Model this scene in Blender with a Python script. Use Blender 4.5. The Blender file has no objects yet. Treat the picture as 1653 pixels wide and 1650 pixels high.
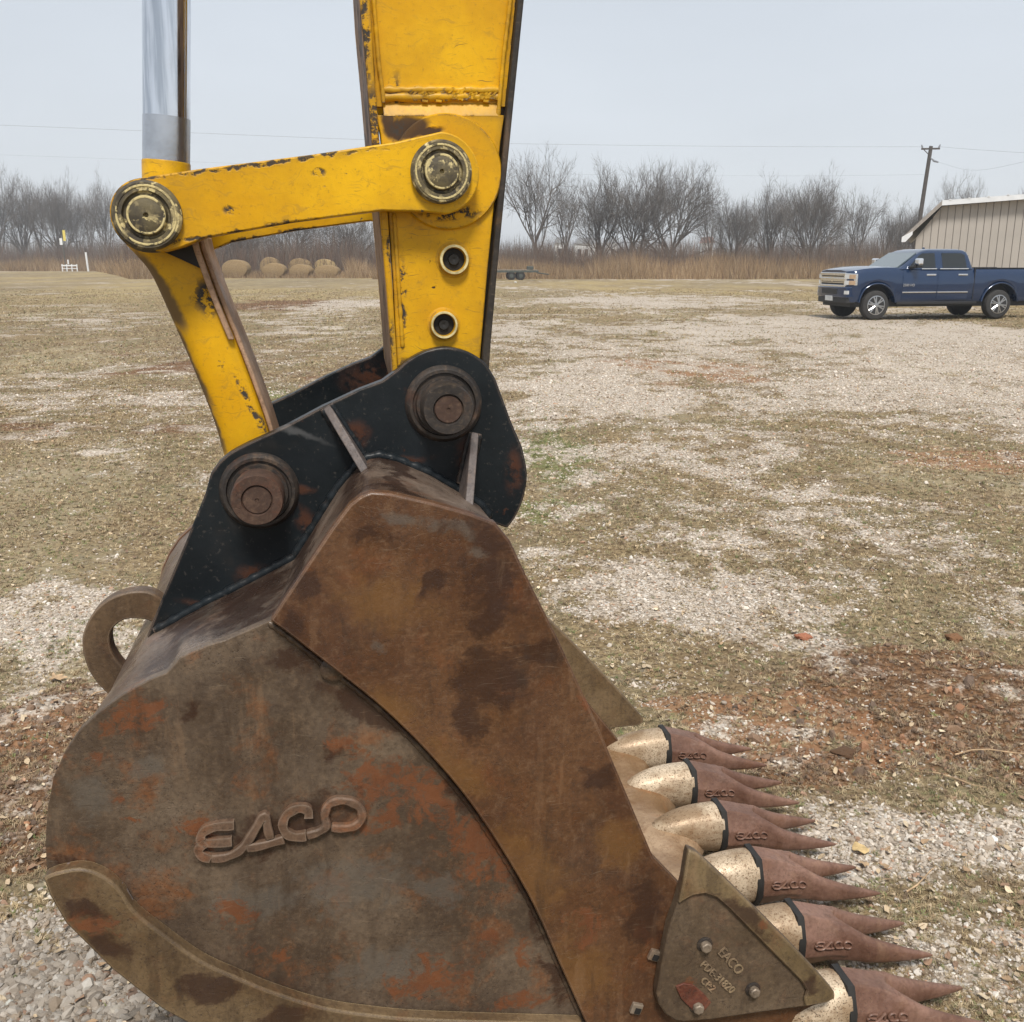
import bpy, bmesh, math, random
import numpy as np
from mathutils import Vector, Matrix, Euler
R = math.radians
PI = math.pi
random.seed(7); rng = np.random.default_rng(11)
SC = bpy.context.scene
COL = SC.collection

# ------------------------------------------------------------------ camera
F = 1587.0; PITCH = R(14.38); ARM = R(10.6); H = 1.75
cam_d = bpy.data.cameras.new('camera'); cam_d.sensor_width = 36; cam_d.lens = 36*F/1653
cam_d.clip_start = 0.05; cam_d.clip_end = 3000
cam = bpy.data.objects.new('camera', cam_d); COL.objects.link(cam)
cam.location = (0, 0, H); cam.rotation_euler = (PI/2-PITCH, 0, 0)
SC.camera = cam
SC.view_settings.view_transform = 'Standard'; SC.view_settings.look = 'None'
SC.view_settings.gamma = 1; SC.view_settings.exposure = 0.30; SC.view_settings.use_curve_mapping = False

# ------------------------------------------------------------------ world and sun (overcast)
SUN_EL, SUN_AZ = R(57), R(176)      # azimuth clockwise from +Y
W = bpy.data.worlds.new('World'); SC.world = W; W.use_nodes = True
wt = W.node_tree; wt.nodes.clear()
def wn(t, **k):
    n = wt.nodes.new(t)
    for a, b in k.items(): setattr(n, a, b)
    return n
wo = wn('ShaderNodeOutputWorld'); bg = wn('ShaderNodeBackground'); bg.inputs['Strength'].default_value = 0.12
sky = wn('ShaderNodeTexSky', sky_type='NISHITA', sun_disc=False, sun_elevation=SUN_EL, sun_rotation=SUN_AZ)
tc = wn('ShaderNodeTexCoord'); sp = wn('ShaderNodeSeparateXYZ'); wt.links.new(tc.outputs['Generated'], sp.inputs[0])
rp = wn('ShaderNodeValToRGB'); wt.links.new(sp.outputs['Z'], rp.inputs[0])
e = rp.color_ramp.elements
e[0].position = 0.0; e[0].color = (0.68, 0.71, 0.745, 1)
e[1].position = 0.9; e[1].color = (0.60, 0.64, 0.69, 1)
e2 = rp.color_ramp.elements.new(0.22); e2.color = (0.60, 0.645, 0.70, 1)
mp = wn('ShaderNodeMapping'); mp.inputs['Scale'].default_value = (1, 1, 3.2); wt.links.new(tc.outputs['Generated'], mp.inputs[0])
ns = wn('ShaderNodeTexNoise'); ns.inputs['Scale'].default_value = 1.6; ns.inputs['Detail'].default_value = 5
wt.links.new(mp.outputs[0], ns.inputs['Vector'])
mr = wn('ShaderNodeMapRange'); mr.inputs[1].default_value = .3; mr.inputs[2].default_value = .7
mr.inputs[3].default_value = 7.0; mr.inputs[4].default_value = 8.1; wt.links.new(ns.outputs[0], mr.inputs[0])
vm = wn('ShaderNodeVectorMath', operation='SCALE'); wt.links.new(rp.outputs[0], vm.inputs[0]); wt.links.new(mr.outputs[0], vm.inputs['Scale'])
mx = wn('ShaderNodeMix', data_type='RGBA'); mx.inputs[0].default_value = 0.94
wt.links.new(sky.outputs[0], mx.inputs[6]); wt.links.new(vm.outputs[0], mx.inputs[7])
wt.links.new(mx.outputs[2], bg.inputs['Color']); wt.links.new(bg.outputs[0], wo.inputs[0])

sl = bpy.data.lights.new('sun', 'SUN'); sl.energy = 3.3; sl.angle = R(14); sl.color = (1, 0.95, 0.88)
so = bpy.data.objects.new('sun', sl); COL.objects.link(so)
sd = Vector((math.sin(SUN_AZ)*math.cos(SUN_EL), math.cos(SUN_AZ)*math.cos(SUN_EL), math.sin(SUN_EL)))
so.rotation_euler = sd.to_track_quat('Z', 'Y').to_euler(); so.location = (0, 0, 40)

# ------------------------------------------------------------------ helpers: placing
CP, SP, CA, SA = math.cos(PITCH), math.sin(PITCH), math.cos(ARM), math.sin(ARM)
def ray(px, py):
    dx = (px-826.5)/F; dy = -(py-825)/F
    return dx, CP+dy*SP, -SP+dy*CP
def ground_at(px, py, z=0.0):
    X, Y, Z = ray(px, py); t = (z-H)/Z
    return X*t, Y*t
def at_y(px, py, y):
    X, Y, Z = ray(px, py); t = y/Y
    return Vector((X*t, y, H+Z*t))
U0, N0 = 0.3, 2.3                   # origin of the machine frame: x along the arm plane, y away across it, z up
def uz(px, py, n):
    X, Y, Z = ray(px, py); t = n/(-X*SA+Y*CA)
    return (X*t*CA+Y*t*SA-U0, H+Z*t)
def UZ(pts, n): return [uz(p[0], p[1], n) for p in pts]

# ------------------------------------------------------------------ helpers: objects
def tag(o, label=None, cat=None, group=None, kind=None):
    for k, v in (('label', label), ('category', cat), ('group', group), ('kind', kind)):
        if v: o[k] = v
    return o
def link(o, parent=None):
    COL.objects.link(o)
    if parent: o.parent = parent
    return o
def empty(name, loc=(0, 0, 0), rz=0, **k):
    o = bpy.data.objects.new(name, None); link(o); o.location = loc; o.rotation_euler = (0, 0, rz); o.empty_display_size = .2
    return tag(o, **k)
def mobj(name, me, mat=None, parent=None, smooth=None, bevel=None, seg=2, **k):
    if mat and not me.materials: me.materials.append(mat)
    o = bpy.data.objects.new(name, me); link(o, parent)
    if smooth is not None: shade(me, smooth)
    if bevel:
        b = o.modifiers.new('bevel', 'BEVEL'); b.width = bevel; b.segments = seg; b.limit_method = 'ANGLE'; b.angle_limit = R(40); b.harden_normals = False
    return tag(o, **k)
def shade(me, deg):
    if deg is True: deg = 180
    me.polygons.foreach_set('use_smooth', [True]*len(me.polygons))
    if deg < 179: me.set_sharp_from_angle(angle=R(deg))
def pyd(v, f, name='m'):
    me = bpy.data.meshes.new(name); me.from_pydata([tuple(p) for p in v], [], f); me.update(); return me
def npmesh(name, V, T, col=None):
    me = bpy.data.meshes.new(name); n = len(T); k = T.shape[1]
    me.vertices.add(len(V)); me.vertices.foreach_set('co', np.asarray(V, np.float32).ravel())
    me.loops.add(n*k); me.loops.foreach_set('vertex_index', np.asarray(T, np.int32).ravel())
    me.polygons.add(n); me.polygons.foreach_set('loop_start', np.arange(0, n*k, k, dtype=np.int32))
    me.update(calc_edges=True)
    if col is not None:
        a = me.color_attributes.new('col', 'FLOAT_COLOR', 'POINT')
        a.data.foreach_set('color', np.asarray(col, np.float32).ravel())
    return me
class B:
    """collects shapes into one mesh"""
    def __init__(s): s.v = []; s.f = []
    def add(s, v, f):
        o = len(s.v); s.v += [tuple(p) for p in v]; s.f += [tuple(i+o for i in q) for q in f]; return s
    def box(s, x0, x1, y0, y1, z0, z1, M=None):
        v = [Vector((x, y, z)) for x in (x0, x1) for y in (y0, y1) for z in (z0, z1)]
        if M: v = [M @ p for p in v]
        return s.add(v, [(0, 1, 3, 2), (4, 6, 7, 5), (0, 4, 5, 1), (2, 3, 7, 6), (0, 2, 6, 4), (1, 5, 7, 3)])
    def prism(s, poly, y0, y1):         # poly in (x,z), extruded along y
        n = len(poly)
        a = sum(poly[i][0]*poly[(i+1) % n][1]-poly[(i+1) % n][0]*poly[i][1] for i in range(n))
        if a < 0: poly = poly[::-1]
        v = [(p[0], y0, p[1]) for p in poly]+[(p[0], y1, p[1]) for p in poly]
        f = [tuple(range(n)), tuple(range(2*n-1, n-1, -1))]+[((i+1) % n, i, i+n, (i+1) % n+n) for i in range(n)]
        return s.add(v, f)
    def tube(s, pts, rad, k=8, cap=True, flat=None):
        pts = [Vector(p) for p in pts]; n = len(pts); v = []; f = []
        if not hasattr(rad, '__len__'): rad = [rad]*n
        up = None
        for i, p in enumerate(pts):
            d = (pts[min(i+1, n-1)]-pts[max(i-1, 0)]).normalized()
            if up is None:
                up = Vector((0, 0, 1)) if abs(d.z) < .9 else Vector((0, 1, 0))
                if flat: up = Vector((0, 1, 0))
            a = d.cross(up).normalized(); b = a.cross(d).normalized(); up = b
            for j in range(k):
                t = 2*PI*j/k+PI/k
                v.append(p+a*math.cos(t)*rad[i]+b*math.sin(t)*rad[i]*(flat or 1))
        for i in range(n-1):
            for j in range(k): f.append((i*k+j, i*k+(j+1) % k, (i+1)*k+(j+1) % k, (i+1)*k+j))
        if cap: f += [tuple(range(k-1, -1, -1)), tuple(range((n-1)*k, n*k))]
        return s.add(v, f)
    def lathe(s, prof, c, k=40, axis='y', cap=True):   # prof [(r, h)], revolved about the axis through c
        v = []; f = []; n = len(prof)
        for r, h in prof:
            for j in range(k):
                t = 2*PI*j/k; x, y = r*math.cos(t), r*math.sin(t)
                v.append({'y': (c[0]+x, c[1]+h, c[2]+y), 'z': (c[0]+x, c[1]+y, c[2]+h), 'x': (c[0]+h, c[1]+x, c[2]+y)}[axis])
        for i in range(n-1):
            for j in range(k): f.append((i*k+j, i*k+(j+1) % k, (i+1)*k+(j+1) % k, (i+1)*k+j))
        if cap: f += [tuple(range(k)), tuple(range((n-1)*k, n*k))[::-1]]
        return s.add(v, f)
    def loft(s, secs, cap=True):
        k = len(secs[0]); v = [p for q in secs for p in q]; f = []
        for i in range(len(secs)-1):
            for j in range(k): f.append((i*k+j, i*k+(j+1) % k, (i+1)*k+(j+1) % k, (i+1)*k+j))
        if cap: f += [tuple(range(k))[::-1], tuple(range((len(secs)-1)*k, len(secs)*k))]
        return s.add(v, f)
    def mesh(s, fix=True):
        me = pyd(s.v, s.f)
        if fix:
            bm = bmesh.new(); bm.from_mesh(me); bmesh.ops.recalc_face_normals(bm, faces=bm.faces); bm.to_mesh(me); bm.free()
        return me
    def build(s, name, mat, parent=None, **k): return mobj(name, s.mesh(), mat, parent, **k)
def circ(cx, cz, r, a0, a1, n=14): return [(cx+r*math.cos(R(a0+(a1-a0)*i/(n-1))), cz+r*math.sin(R(a0+(a1-a0)*i/(n-1)))) for i in range(n)]
def fillet(pts, r, n=5, closed=True):
    out = []; m = len(pts)
    for i, p in enumerate(pts):
        rr = r[i] if hasattr(r, '__len__') else r
        if rr <= 0 or (not closed and i in (0, m-1)): out.append(tuple(p)); continue
        P = Vector(p); a = Vector(pts[i-1])-P; b = Vector(pts[(i+1) % m])-P
        la = min(rr, a.length*.45); lb = min(rr, b.length*.45); A = P+a.normalized()*la; Bv = P+b.normalized()*lb
        for j in range(n):
            t = j/(n-1); q = A*(1-t)**2+P*2*t*(1-t)+Bv*t*t; out.append(tuple(q))
    return out
def catmull(pts, n=6, closed=False):
    out = []; m = len(pts); P = [Vector(p) for p in pts]
    for i in range(m if closed else m-1):
        if closed: a, b, c, d = P[i-1], P[i], P[(i+1) % m], P[(i+2) % m]
        else: a, b, c, d = P[max(i-1, 0)], P[i], P[i+1], P[min(i+2, m-1)]
        for j in range(n):
            t = j/n
            out.append(tuple(.5*((2*b)+(c-a)*t+(2*a-5*b+4*c-d)*t*t+(3*b-a-3*c+d)*t**3)))
    if not closed: out.append(tuple(P[-1]))
    return out
def bake(o):
    dg = bpy.context.evaluated_depsgraph_get(); dg.update()
    me = bpy.data.meshes.new_from_object(o.evaluated_get(dg)); o.modifiers.clear(); o.data = me; return me
def text_mesh(s, size, depth, fn):
    c = bpy.data.curves.new('txt', 'FONT'); c.body = s; c.size = size; c.extrude = depth/2; c.align_x = 'CENTER'; c.align_y = 'CENTER'; c.resolution_u = 3
    o = bpy.data.objects.new('txt', c); COL.objects.link(o)
    dg = bpy.context.evaluated_depsgraph_get(); dg.update()
    me = bpy.data.meshes.new_from_object(o.evaluated_get(dg)); bpy.data.objects.remove(o)
    for v in me.vertices: v.co = fn(*v.co)
    me.update(); return me

# ------------------------------------------------------------------ helpers: materials
class M:
    def __init__(s, name):
        s.m = bpy.data.materials.new(name); s.m.use_nodes = True; s.t = s.m.node_tree; s.t.nodes.clear()
        s.out = s.t.nodes.new('ShaderNodeOutputMaterial'); s._tc = None
    def n(s, t, **k):
        q = s.t.nodes.new(t)
        for a, b in k.items(): setattr(q, a, b)
        return q
    def set(s, sock, v):
        if isinstance(v, bpy.types.NodeSocket): s.t.links.new(v, sock)
        elif v is not None:
            if hasattr(v, '__len__') and len(v) == 3 and len(sock.default_value) == 4: v = (*v, 1)
            sock.default_value = v
    def co(s, k='Object'):
        if not s._tc: s._tc = s.n('ShaderNodeTexCoord')
        return s._tc.outputs[k]
    def map(s, v, loc=(0, 0, 0), rot=(0, 0, 0), sc=(1, 1, 1), typ='POINT'):
        q = s.n('ShaderNodeMapping', vector_type=typ); s.set(q.inputs[0], v); q.inputs[1].default_value = loc; q.inputs[2].default_value = rot; q.inputs[3].default_value = sc
        return q.outputs[0]
    def noise(s, sc, d=4, r=.55, v=None, dist=0, col=False):
        q = s.n('ShaderNodeTexNoise'); s.set(q.inputs['Vector'], v or s.co()); q.inputs['Scale'].default_value = sc
        q.inputs['Detail'].default_value = d; q.inputs['Roughness'].default_value = r; q.inputs['Distortion'].default_value = dist
        return q.outputs[1 if col else 0]
    def vor(s, sc, v=None, f='F1', o='Distance', rnd=1):
        q = s.n('ShaderNodeTexVoronoi', feature=f); s.set(q.inputs['Vector'], v or s.co()); q.inputs['Scale'].default_value = sc; q.inputs['Randomness'].default_value = rnd
        return q.outputs[o]
    def ma(s, op, a, b=None, c=None):
        q = s.n('ShaderNodeMath', operation=op); s.set(q.inputs[0], a); s.set(q.inputs[1], b); s.set(q.inputs[2], c); return q.outputs[0]
    def mr(s, v, a, b, c=0., d=1., sm=True):
        q = s.n('ShaderNodeMapRange', interpolation_type='SMOOTHSTEP' if sm else 'LINEAR')
        s.set(q.inputs[0], v); s.set(q.inputs[1], a); s.set(q.inputs[2], b); s.set(q.inputs[3], c); s.set(q.inputs[4], d); return q.outputs[0]
    def mix(s, f, a, b, mode='MIX'):
        q = s.n('ShaderNodeMix', data_type='RGBA', blend_type=mode); s.set(q.inputs[0], f); s.set(q.inputs[6], a); s.set(q.inputs[7], b); return q.outputs[2]
    def vadd(s, a, b, op='ADD'):
        q = s.n('ShaderNodeVectorMath', operation=op); s.set(q.inputs[0], a); s.set(q.inputs[1], b); return q.outputs[0]
    def vsc(s, a, k):
        q = s.n('ShaderNodeVectorMath', operation='SCALE'); s.set(q.inputs[0], a); s.set(q.inputs['Scale'], k); return q.outputs[0]
    def warp(s, sc, amt, v=None):
        v = v or s.co()
        return s.vadd(v, s.vsc(s.vadd(s.noise(sc, 4, .6, v, col=True), (.5, .5, .5), 'SUBTRACT'), amt))
    def blobs(s, lst, v, lo=.75, hi=1.15):     # lst of (x, z, rx, rz, deg)
        cur = None
        for x, z, rx, rz, a in lst:
            w = s.map(v, (x, 0, z), (0, R(a), 0), (rx, 50, rz), 'TEXTURE')
            q = s.n('ShaderNodeVectorMath', operation='LENGTH'); s.set(q.inputs[0], w); l = q.outputs['Value']
            cur = l if cur is None else s.ma('MINIMUM', cur, l)
        return s.mr(cur, hi, lo)
    def bn(s, lst, v, sc=26, amt=1.5, lo=.5, hi=.66, top=1.):
        b = s.blobs(lst, v, -.1, 1.7); nz = s.ma('SUBTRACT', s.noise(sc, 8, .72, v), .5)
        return s.mr(s.ma('ADD', b, s.ma('MULTIPLY', nz, amt)), lo, hi, 0, top)
    def edge(s, rad, lo=.98, hi=.9, samples=4):
        q = s.n('ShaderNodeBevel', samples=samples); q.inputs[0].default_value = rad
        g = s.n('ShaderNodeNewGeometry'); d = s.n('ShaderNodeVectorMath', operation='DOT_PRODUCT')
        s.set(d.inputs[0], q.outputs[0]); s.set(d.inputs[1], g.outputs['Normal']); return s.mr(d.outputs['Value'], lo, hi)
    def bump(s, h, strength=.4, dist=.01, nrm=None):
        q = s.n('ShaderNodeBump'); q.inputs['Strength'].default_value = strength; q.inputs['Distance'].default_value = dist
        s.set(q.inputs['Height'], h)
        if nrm: s.set(q.inputs['Normal'], nrm)
        return q.outputs[0]
    def fin(s, col, rough=.6, metal=0., nrm=None, spec=None, **k):
        b = s.n('ShaderNodeBsdfPrincipled'); s.set(b.inputs['Base Color'], col); s.set(b.inputs['Roughness'], rough); s.set(b.inputs['Metallic'], metal)
        if nrm: s.set(b.inputs['Normal'], nrm)
        if spec is not None: s.set(b.inputs['Specular IOR Level'], spec)
        for a, v in k.items(): s.set(b.inputs[a.replace('_', ' ')], v)
        s.t.links.new(b.outputs[0], s.out.inputs[0]); return s.m
def plain(name, col, rough=.5, metal=0., var=.12, sc=8, **k):
    m = M(name); nz = m.noise(sc, 5, .6)
    c = m.mix(m.mr(nz, .3, .7), tuple(x*(1-var) for x in col), tuple(min(1, x*(1+var)) for x in col))
    return m.fin(c, rough, metal, m.bump(m.noise(sc*6, 3), .08, .004), **k)

def PXB(lst, n=1.69):
    """stain patches, some with painted shade, given at the place where they sit on the plate: px, py, rx, ry, degrees"""
    out = []
    for px, py, rx, ry, a in lst:
        x, z = uz(px, py, n); x1 = uz(px+rx, py, n)[0]; z1 = uz(px, py-ry, n)[1]
        out.append((x, z, abs(x1-x), abs(z1-z), -a))
    return out

def mat_yellow(name='yellow_paint', dirty=None, chips=None, n=2.08, dirt_col=(.06, .035, .02)):
    m = M(name); w = m.warp(9, .05)
    base = m.mix(m.mr(m.noise(5, 6, .6), .3, .72), (.60, .305, .003), (.74, .42, .006))
    base = m.mix(m.ma('MULTIPLY', m.mr(m.noise(3.2, 6, .68, w), .42, .68), .6), base, (.44, .225, .008))
    st = m.noise(14, 5, .7, m.map(m.warp(4, .25), (0, 0, 0), (0, .6, 0), (1, 1, 6)))
    base = m.mix(m.ma('MULTIPLY', m.mr(st, .54, .68), .45), base, (.33, .19, .03))
    base = m.mix(m.ma('MULTIPLY', m.mr(m.noise(120, 4, .7), .55, .72), .5), base, (.30, .16, .02))
    # scratches
    sc = m.noise(18, 2, .5, m.map(m.warp(3, .12), (3, 1, 2), (0, 1.1, 0), (1, 1, 26)))
    scm = m.ma('MULTIPLY', m.mr(sc, .665, .70), m.mr(m.noise(6, 2, .5), .44, .56))
    base = m.mix(m.ma('MULTIPLY', scm, .7), base, (.13, .08, .03))
    cn = m.noise(26, 5, .68, w)
    chip = m.ma('MULTIPLY', m.mr(cn, .65, .675), m.mr(m.noise(5.5, 3), .5, .6))
    ed = m.ma('MULTIPLY', m.edge(.005), m.mr(m.noise(30, 5, .7), .48, .56))
    chip = m.ma('MAXIMUM', chip, ed)
    cc = m.mix(m.mr(m.noise(40, 3), .42, .58), (.10, .10, .10), (.055, .028, .016))
    col = m.mix(chip, base, cc)
    mask = chip
    if dirty:
        b = m.blobs(dirty, m.warp(14, .035), .7, 1.15)
        col = m.mix(b, col, dirt_col); mask = m.ma('MAXIMUM', mask, b)
    if chips:
        b = m.ma('MULTIPLY', m.blobs(chips, m.warp(30, .03), .6, 1.3), m.mr(m.noise(45, 5, .7), .45, .53))
        col = m.mix(b, col, (.045, .04, .035)); mask = m.ma('MAXIMUM', mask, b)
    rough = m.mr(mask, 0, 1, .42, .8)
    grime = m.ma('MULTIPLY', m.edge(.03, .999, .86, 4), m.mr(m.noise(10, 6, .72), .36, .62)); col = m.mix(m.ma('MULTIPLY', grime, .5), col, (.15, .085, .025))
    h = m.ma('SUBTRACT', m.ma('ADD', m.ma('MULTIPLY', m.noise(60, 4, .6), .25), m.ma('MULTIPLY', m.noise(7, 3), .5)), m.ma('MULTIPLY', mask, .6))
    return m.fin(col, rough, 0., m.bump(h, .5, .005), spec=.25)

def mat_rust(name, base_a, base_b, rust=(.20, .068, .022), dark=(.035, .022, .015), rust_b=None, dark_b=None, grey_b=None, ochre_b=None,
             rough=.55, pits=.5, metal=.0, rnd=False, rust_amt=.35, edge_col=None, speck=None, streak=.7):
    m = M(name); v = m.co()
    if rnd:
        oi = m.n('ShaderNodeObjectInfo'); v = m.vadd(v, m.vsc(oi.outputs['Random'], 7.3)) if False else v
        q = m.n('ShaderNodeCombineXYZ'); m.set(q.inputs[0], m.ma('MULTIPLY', oi.outputs['Random'], 9.)); m.set(q.inputs[1], m.ma('MULTIPLY', oi.outputs['Random'], 5.)); v = m.vadd(v, q.outputs[0])
    w = m.warp(6, .09, v)
    col = m.mix(m.mr(m.noise(4.5, 6, .62, w), .33, .68), base_a, base_b)
    col = m.mix(m.ma('MULTIPLY', m.mr(m.noise(11, 7, .7, w), .52, .7), rust_amt), col, rust)
    col = m.mix(m.ma('MULTIPLY', m.mr(m.noise(34, 6, .75, w), .5, .66), .55), col, m.mix(.55, col, dark)); col = m.mix(m.ma('MULTIPLY', m.mr(m.noise(27, 6, .75, m.map(w, (3, 1, 7))), .53, .68), .4), col, m.mix(.22, col, (.42, .28, .17)))
    col = m.mix(m.ma('MULTIPLY', m.mr(m.noise(3.1, 5, .65, m.map(w, (5, 2, 1))), .55, .72), .5), col, dark)
    # fine mottling
    f1 = m.noise(95, 4, .7, v); f2 = m.noise(240, 2, .6, v)
    col = m.mix(m.ma('MULTIPLY', m.mr(f1, .5, .64), .65), col, m.mix(.5, col, dark))
    col = m.mix(m.ma('MULTIPLY', m.mr(f1, .47, .33), .4), col, m.mix(.2, col, (.4, .27, .16)))
    pt = m.ma('MULTIPLY', m.mr(f2, .6, .68), m.mr(m.noise(7, 3, .6, v), .38, .6))
    col = m.mix(m.ma('MULTIPLY', pt, pits), col, (.03, .017, .01))
    ww = m.warp(16, .05, v); ww = m.vadd(ww, m.vsc(m.vadd(m.noise(4, 3, .6, v, col=True), (.5, .5, .5), 'SUBTRACT'), .12))
    if grey_b: col = m.mix(m.bn(grey_b, ww, 26, 1.9, .45, .95, .55), col, (.105, .092, .076))
    if ochre_b: col = m.mix(m.bn(ochre_b, ww, 30, 1.4, .4, 1.0, .55), col, (.165, .080, .024))
    if rust_b: col = m.mix(m.bn(rust_b, ww, 42, 2.8, .5, .95, .9), col, m.mix(m.noise(16, 4, .6, v), (.075, .028, .014), (.20, .072, .028)))
    if dark_b: col = m.mix(m.bn(dark_b, ww, 24, 1.8, .42, .85, .82), col, (.034, .015, .009))
    # run-down streaks and digging scratches
    sk = m.noise(26, 5, .65, m.map(m.warp(3, .06, v), (2, 0, 5), (0, .12, 0), (1, 1, .13)))
    col = m.mix(m.ma('MULTIPLY', m.ma('MULTIPLY', m.mr(sk, .52, .66), m.mr(m.noise(3.3, 4, .6, v), .40, .60)), streak), col, m.mix(.6, col, dark))
    col = m.mix(m.ma('MULTIPLY', m.ma('MULTIPLY', m.mr(sk, .46, .33), m.mr(m.noise(2.7, 4, .6, m.map(v, (4, 4, 4))), .42, .62)), streak*.6), col, m.mix(.4, col, (.34, .21, .12)))
    for ii, (ang_, sc_, wv) in enumerate(((.7, 20, 34), (-.25, 13, 30), (1.3, 24, 38))):
        s0 = m.noise(sc_, 2, .5, m.map(m.warp(1.8, .16, v), (ii*3.3, 1, 4), (0, ang_, 0), (1, 1, wv)))
        col = m.mix(m.ma('MULTIPLY', m.ma('MULTIPLY', m.mr(s0, .685, .70), m.mr(m.noise(4, 3, .5, m.map(v, (ii*2, 0, 0))), .52, .62)), .22 if ii != 1 else .55), col, (.34, .25, .17) if ii != 1 else (.03, .018, .012))
    s1 = m.noise(16, 2, .5, m.map(m.warp(2.5, .2, v), (1, 1, 4), (0, -.9, 0), (1, 1, 30)))
    col = m.mix(m.ma('MULTIPLY', m.ma('MULTIPLY', m.mr(s1, .69, .72), m.mr(m.noise(5, 2, .5, v), .50, .62)), .25), col, (.30, .25, .19))
    if edge_col: col = m.mix(m.ma('MULTIPLY', m.edge(.006), .75), col, edge_col)
    if speck: col = m.mix(m.mr(m.noise(speck[0], 5, .75, v), speck[1], speck[1]+.05), col, speck[2])
    rg = m.mr(m.noise(12, 5, .7, v), .3, .7, rough-.1, rough+.17)
    h = m.ma('ADD', m.ma('MULTIPLY', f1, .7), m.ma('MULTIPLY', m.noise(14, 5, .6, v), .8)); h = m.ma('SUBTRACT', h, m.ma('MULTIPLY', pt, .5))
    return m.fin(col, rg, metal, m.bump(h, .45, .003), spec=.4)

NP = 1.69
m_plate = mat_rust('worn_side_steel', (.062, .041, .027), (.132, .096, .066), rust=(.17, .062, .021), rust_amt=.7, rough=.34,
    rust_b=PXB([(215, 1160, 70, 34, 20), (560, 1210, 42, 30, 0), (780, 1370, 125, 70, -50), (690, 1290, 110, 55, -30), (395, 1528, 34, 14, 0), (452, 1533, 22, 20, 0), (330, 1340, 42, 42, 0), (860, 1530, 20, 34, 0), (790, 1508, 22, 26, 0), (700, 1575, 90, 40, 10), (600, 1270, 60, 50, 0), (235, 1327, 30, 7, 0), (205, 1292, 20, 12, 0), (370, 1470, 40, 30, 0), (850, 1615, 70, 20, 0), (600, 1330, 60, 18, 20), (150, 1215, 36, 16, 0)]),
    dark_b=PXB([(455, 1335, 165, 46, 18), (850, 1380, 170, 26, -56), (640, 1160, 150, 24, -40), (115, 1388, 40, 16, -8), (600, 1150, 120, 30, -38), (760, 1290, 130, 26, -50), (850, 1440, 110, 20, -62), (905, 1580, 90, 14, -72), (480, 1070, 60, 30, -20), (300, 1150, 20, 22, 0), (545, 1225, 30, 20, 0), (440, 1340, 130, 30, 18)]),  # bands beside the cheek plate: grime plus some of its shadow painted in
    grey_b=PXB([(150, 1290, 60, 60, 0), (560, 1430, 160, 70, -10), (420, 1450, 120, 40, 0), (620, 1560, 120, 40, 0), (250, 1240, 50, 30, 0), (700, 1440, 60, 40, 0)]))
m_strip = mat_rust('brown_rusted_plate', (.070, .029, .013), (.118, .056, .025), rust=(.15, .050, .016), rust_amt=.5, rough=.36, pits=.25,
    dark_b=PXB([(790, 960, 62, 110, 8), (800, 1080, 75, 80, 0), (770, 1160, 32, 60, 10), (885, 1040, 70, 34, -10), (962, 1245, 36, 30, 0), (765, 860, 80, 32, -20), (470, 1010, 30, 30, 0), (600, 870, 50, 18, 0), (485, 950, 30, 40, 0), (700, 930, 22, 24, 0), (1040, 1470, 40, 80, 10), (905, 940, 30, 60, 20)]),
    grey_b=PXB([(640, 835, 60, 16, -8), (720, 850, 60, 18, -15), (615, 1028, 26, 14, 0), (760, 885, 30, 16, 0)]),
    ochre_b=PXB([(640, 1130, 80, 34, -42), (740, 1240, 90, 40, -50), (850, 1400, 130, 60, -60), (930, 1560, 120, 70, -70), (620, 960, 120, 60, 0), (1000, 1350, 60, 60, 0)]),
    rust_b=PXB([(825, 1110, 14, 8, 0), (950, 1130, 40, 30, 0), (1040, 1500, 10, 40, 10), (950, 1470, 40, 40, 0), (580, 1110, 24, 12, -30)]), edge_col=(.36, .25, .18))
m_wear = mat_rust('wear_plate_steel', (.085, .052, .025), (.160, .108, .057), rust=(.13, .055, .022), rust_amt=.5, rough=.5,
    dark_b=PXB([(130, 1470, 26, 50, 40), (185, 1540, 60, 22, -40), (330, 1590, 70, 34, -20), (470, 1640, 90, 24, -10)], 1.66),
    rust_b=PXB([(150, 1500, 60, 24, -50)], 1.66), edge_col=(.62, .48, .28))
m_shell = mat_rust('wrapper_steel', (.10, .062, .042), (.26, .195, .15), rust=(.19, .075, .035), rust_amt=.5, rough=.32, metal=.4, streak=.3, dark_b=PXB([(480, 880, 50, 70, 30), (560, 765, 30, 40, 30), (400, 945, 110, 26, 25), (650, 752, 110, 10, -8), (290, 1000, 60, 20, 20)], 2.0), grey_b=PXB([(400, 980, 110, 60, 30), (300, 1030, 60, 20, 0)], 1.85))
m_cutter = mat_rust('side_cutter_steel', (.115, .078, .036), (.185, .130, .066), rust=(.15, .065, .028), rust_amt=.35, rough=.5, edge_col=(.34, .25, .16),
    dark_b=PXB([(1190, 1480, 90, 20, -42), (1150, 1540, 70, 60, 0), (1300, 1590, 24, 24, 0)], 1.64), rust_b=PXB([(1110, 1600, 26, 20, 0), (1230, 1490, 18, 10, -40), (1150, 1590, 30, 14, 0)], 1.64), rnd=False)
m_cutter_in = mat_rust('cutter_recess_steel', (.075, .050, .030), (.130, .092, .058), rust=(.14, .06, .03), rust_amt=.4, rough=.5, rust_b=PXB([(1105, 1598, 16, 14, 0), (1230, 1500, 18, 10, -40)], 1.64))
m_point = mat_rust('tooth_point_steel', (.115, .055, .036), (.225, .125, .090), rust=(.15, .065, .030), rust_amt=.45, dark=(.07, .032, .018), rough=.44, pits=.45, rnd=True)
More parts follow.
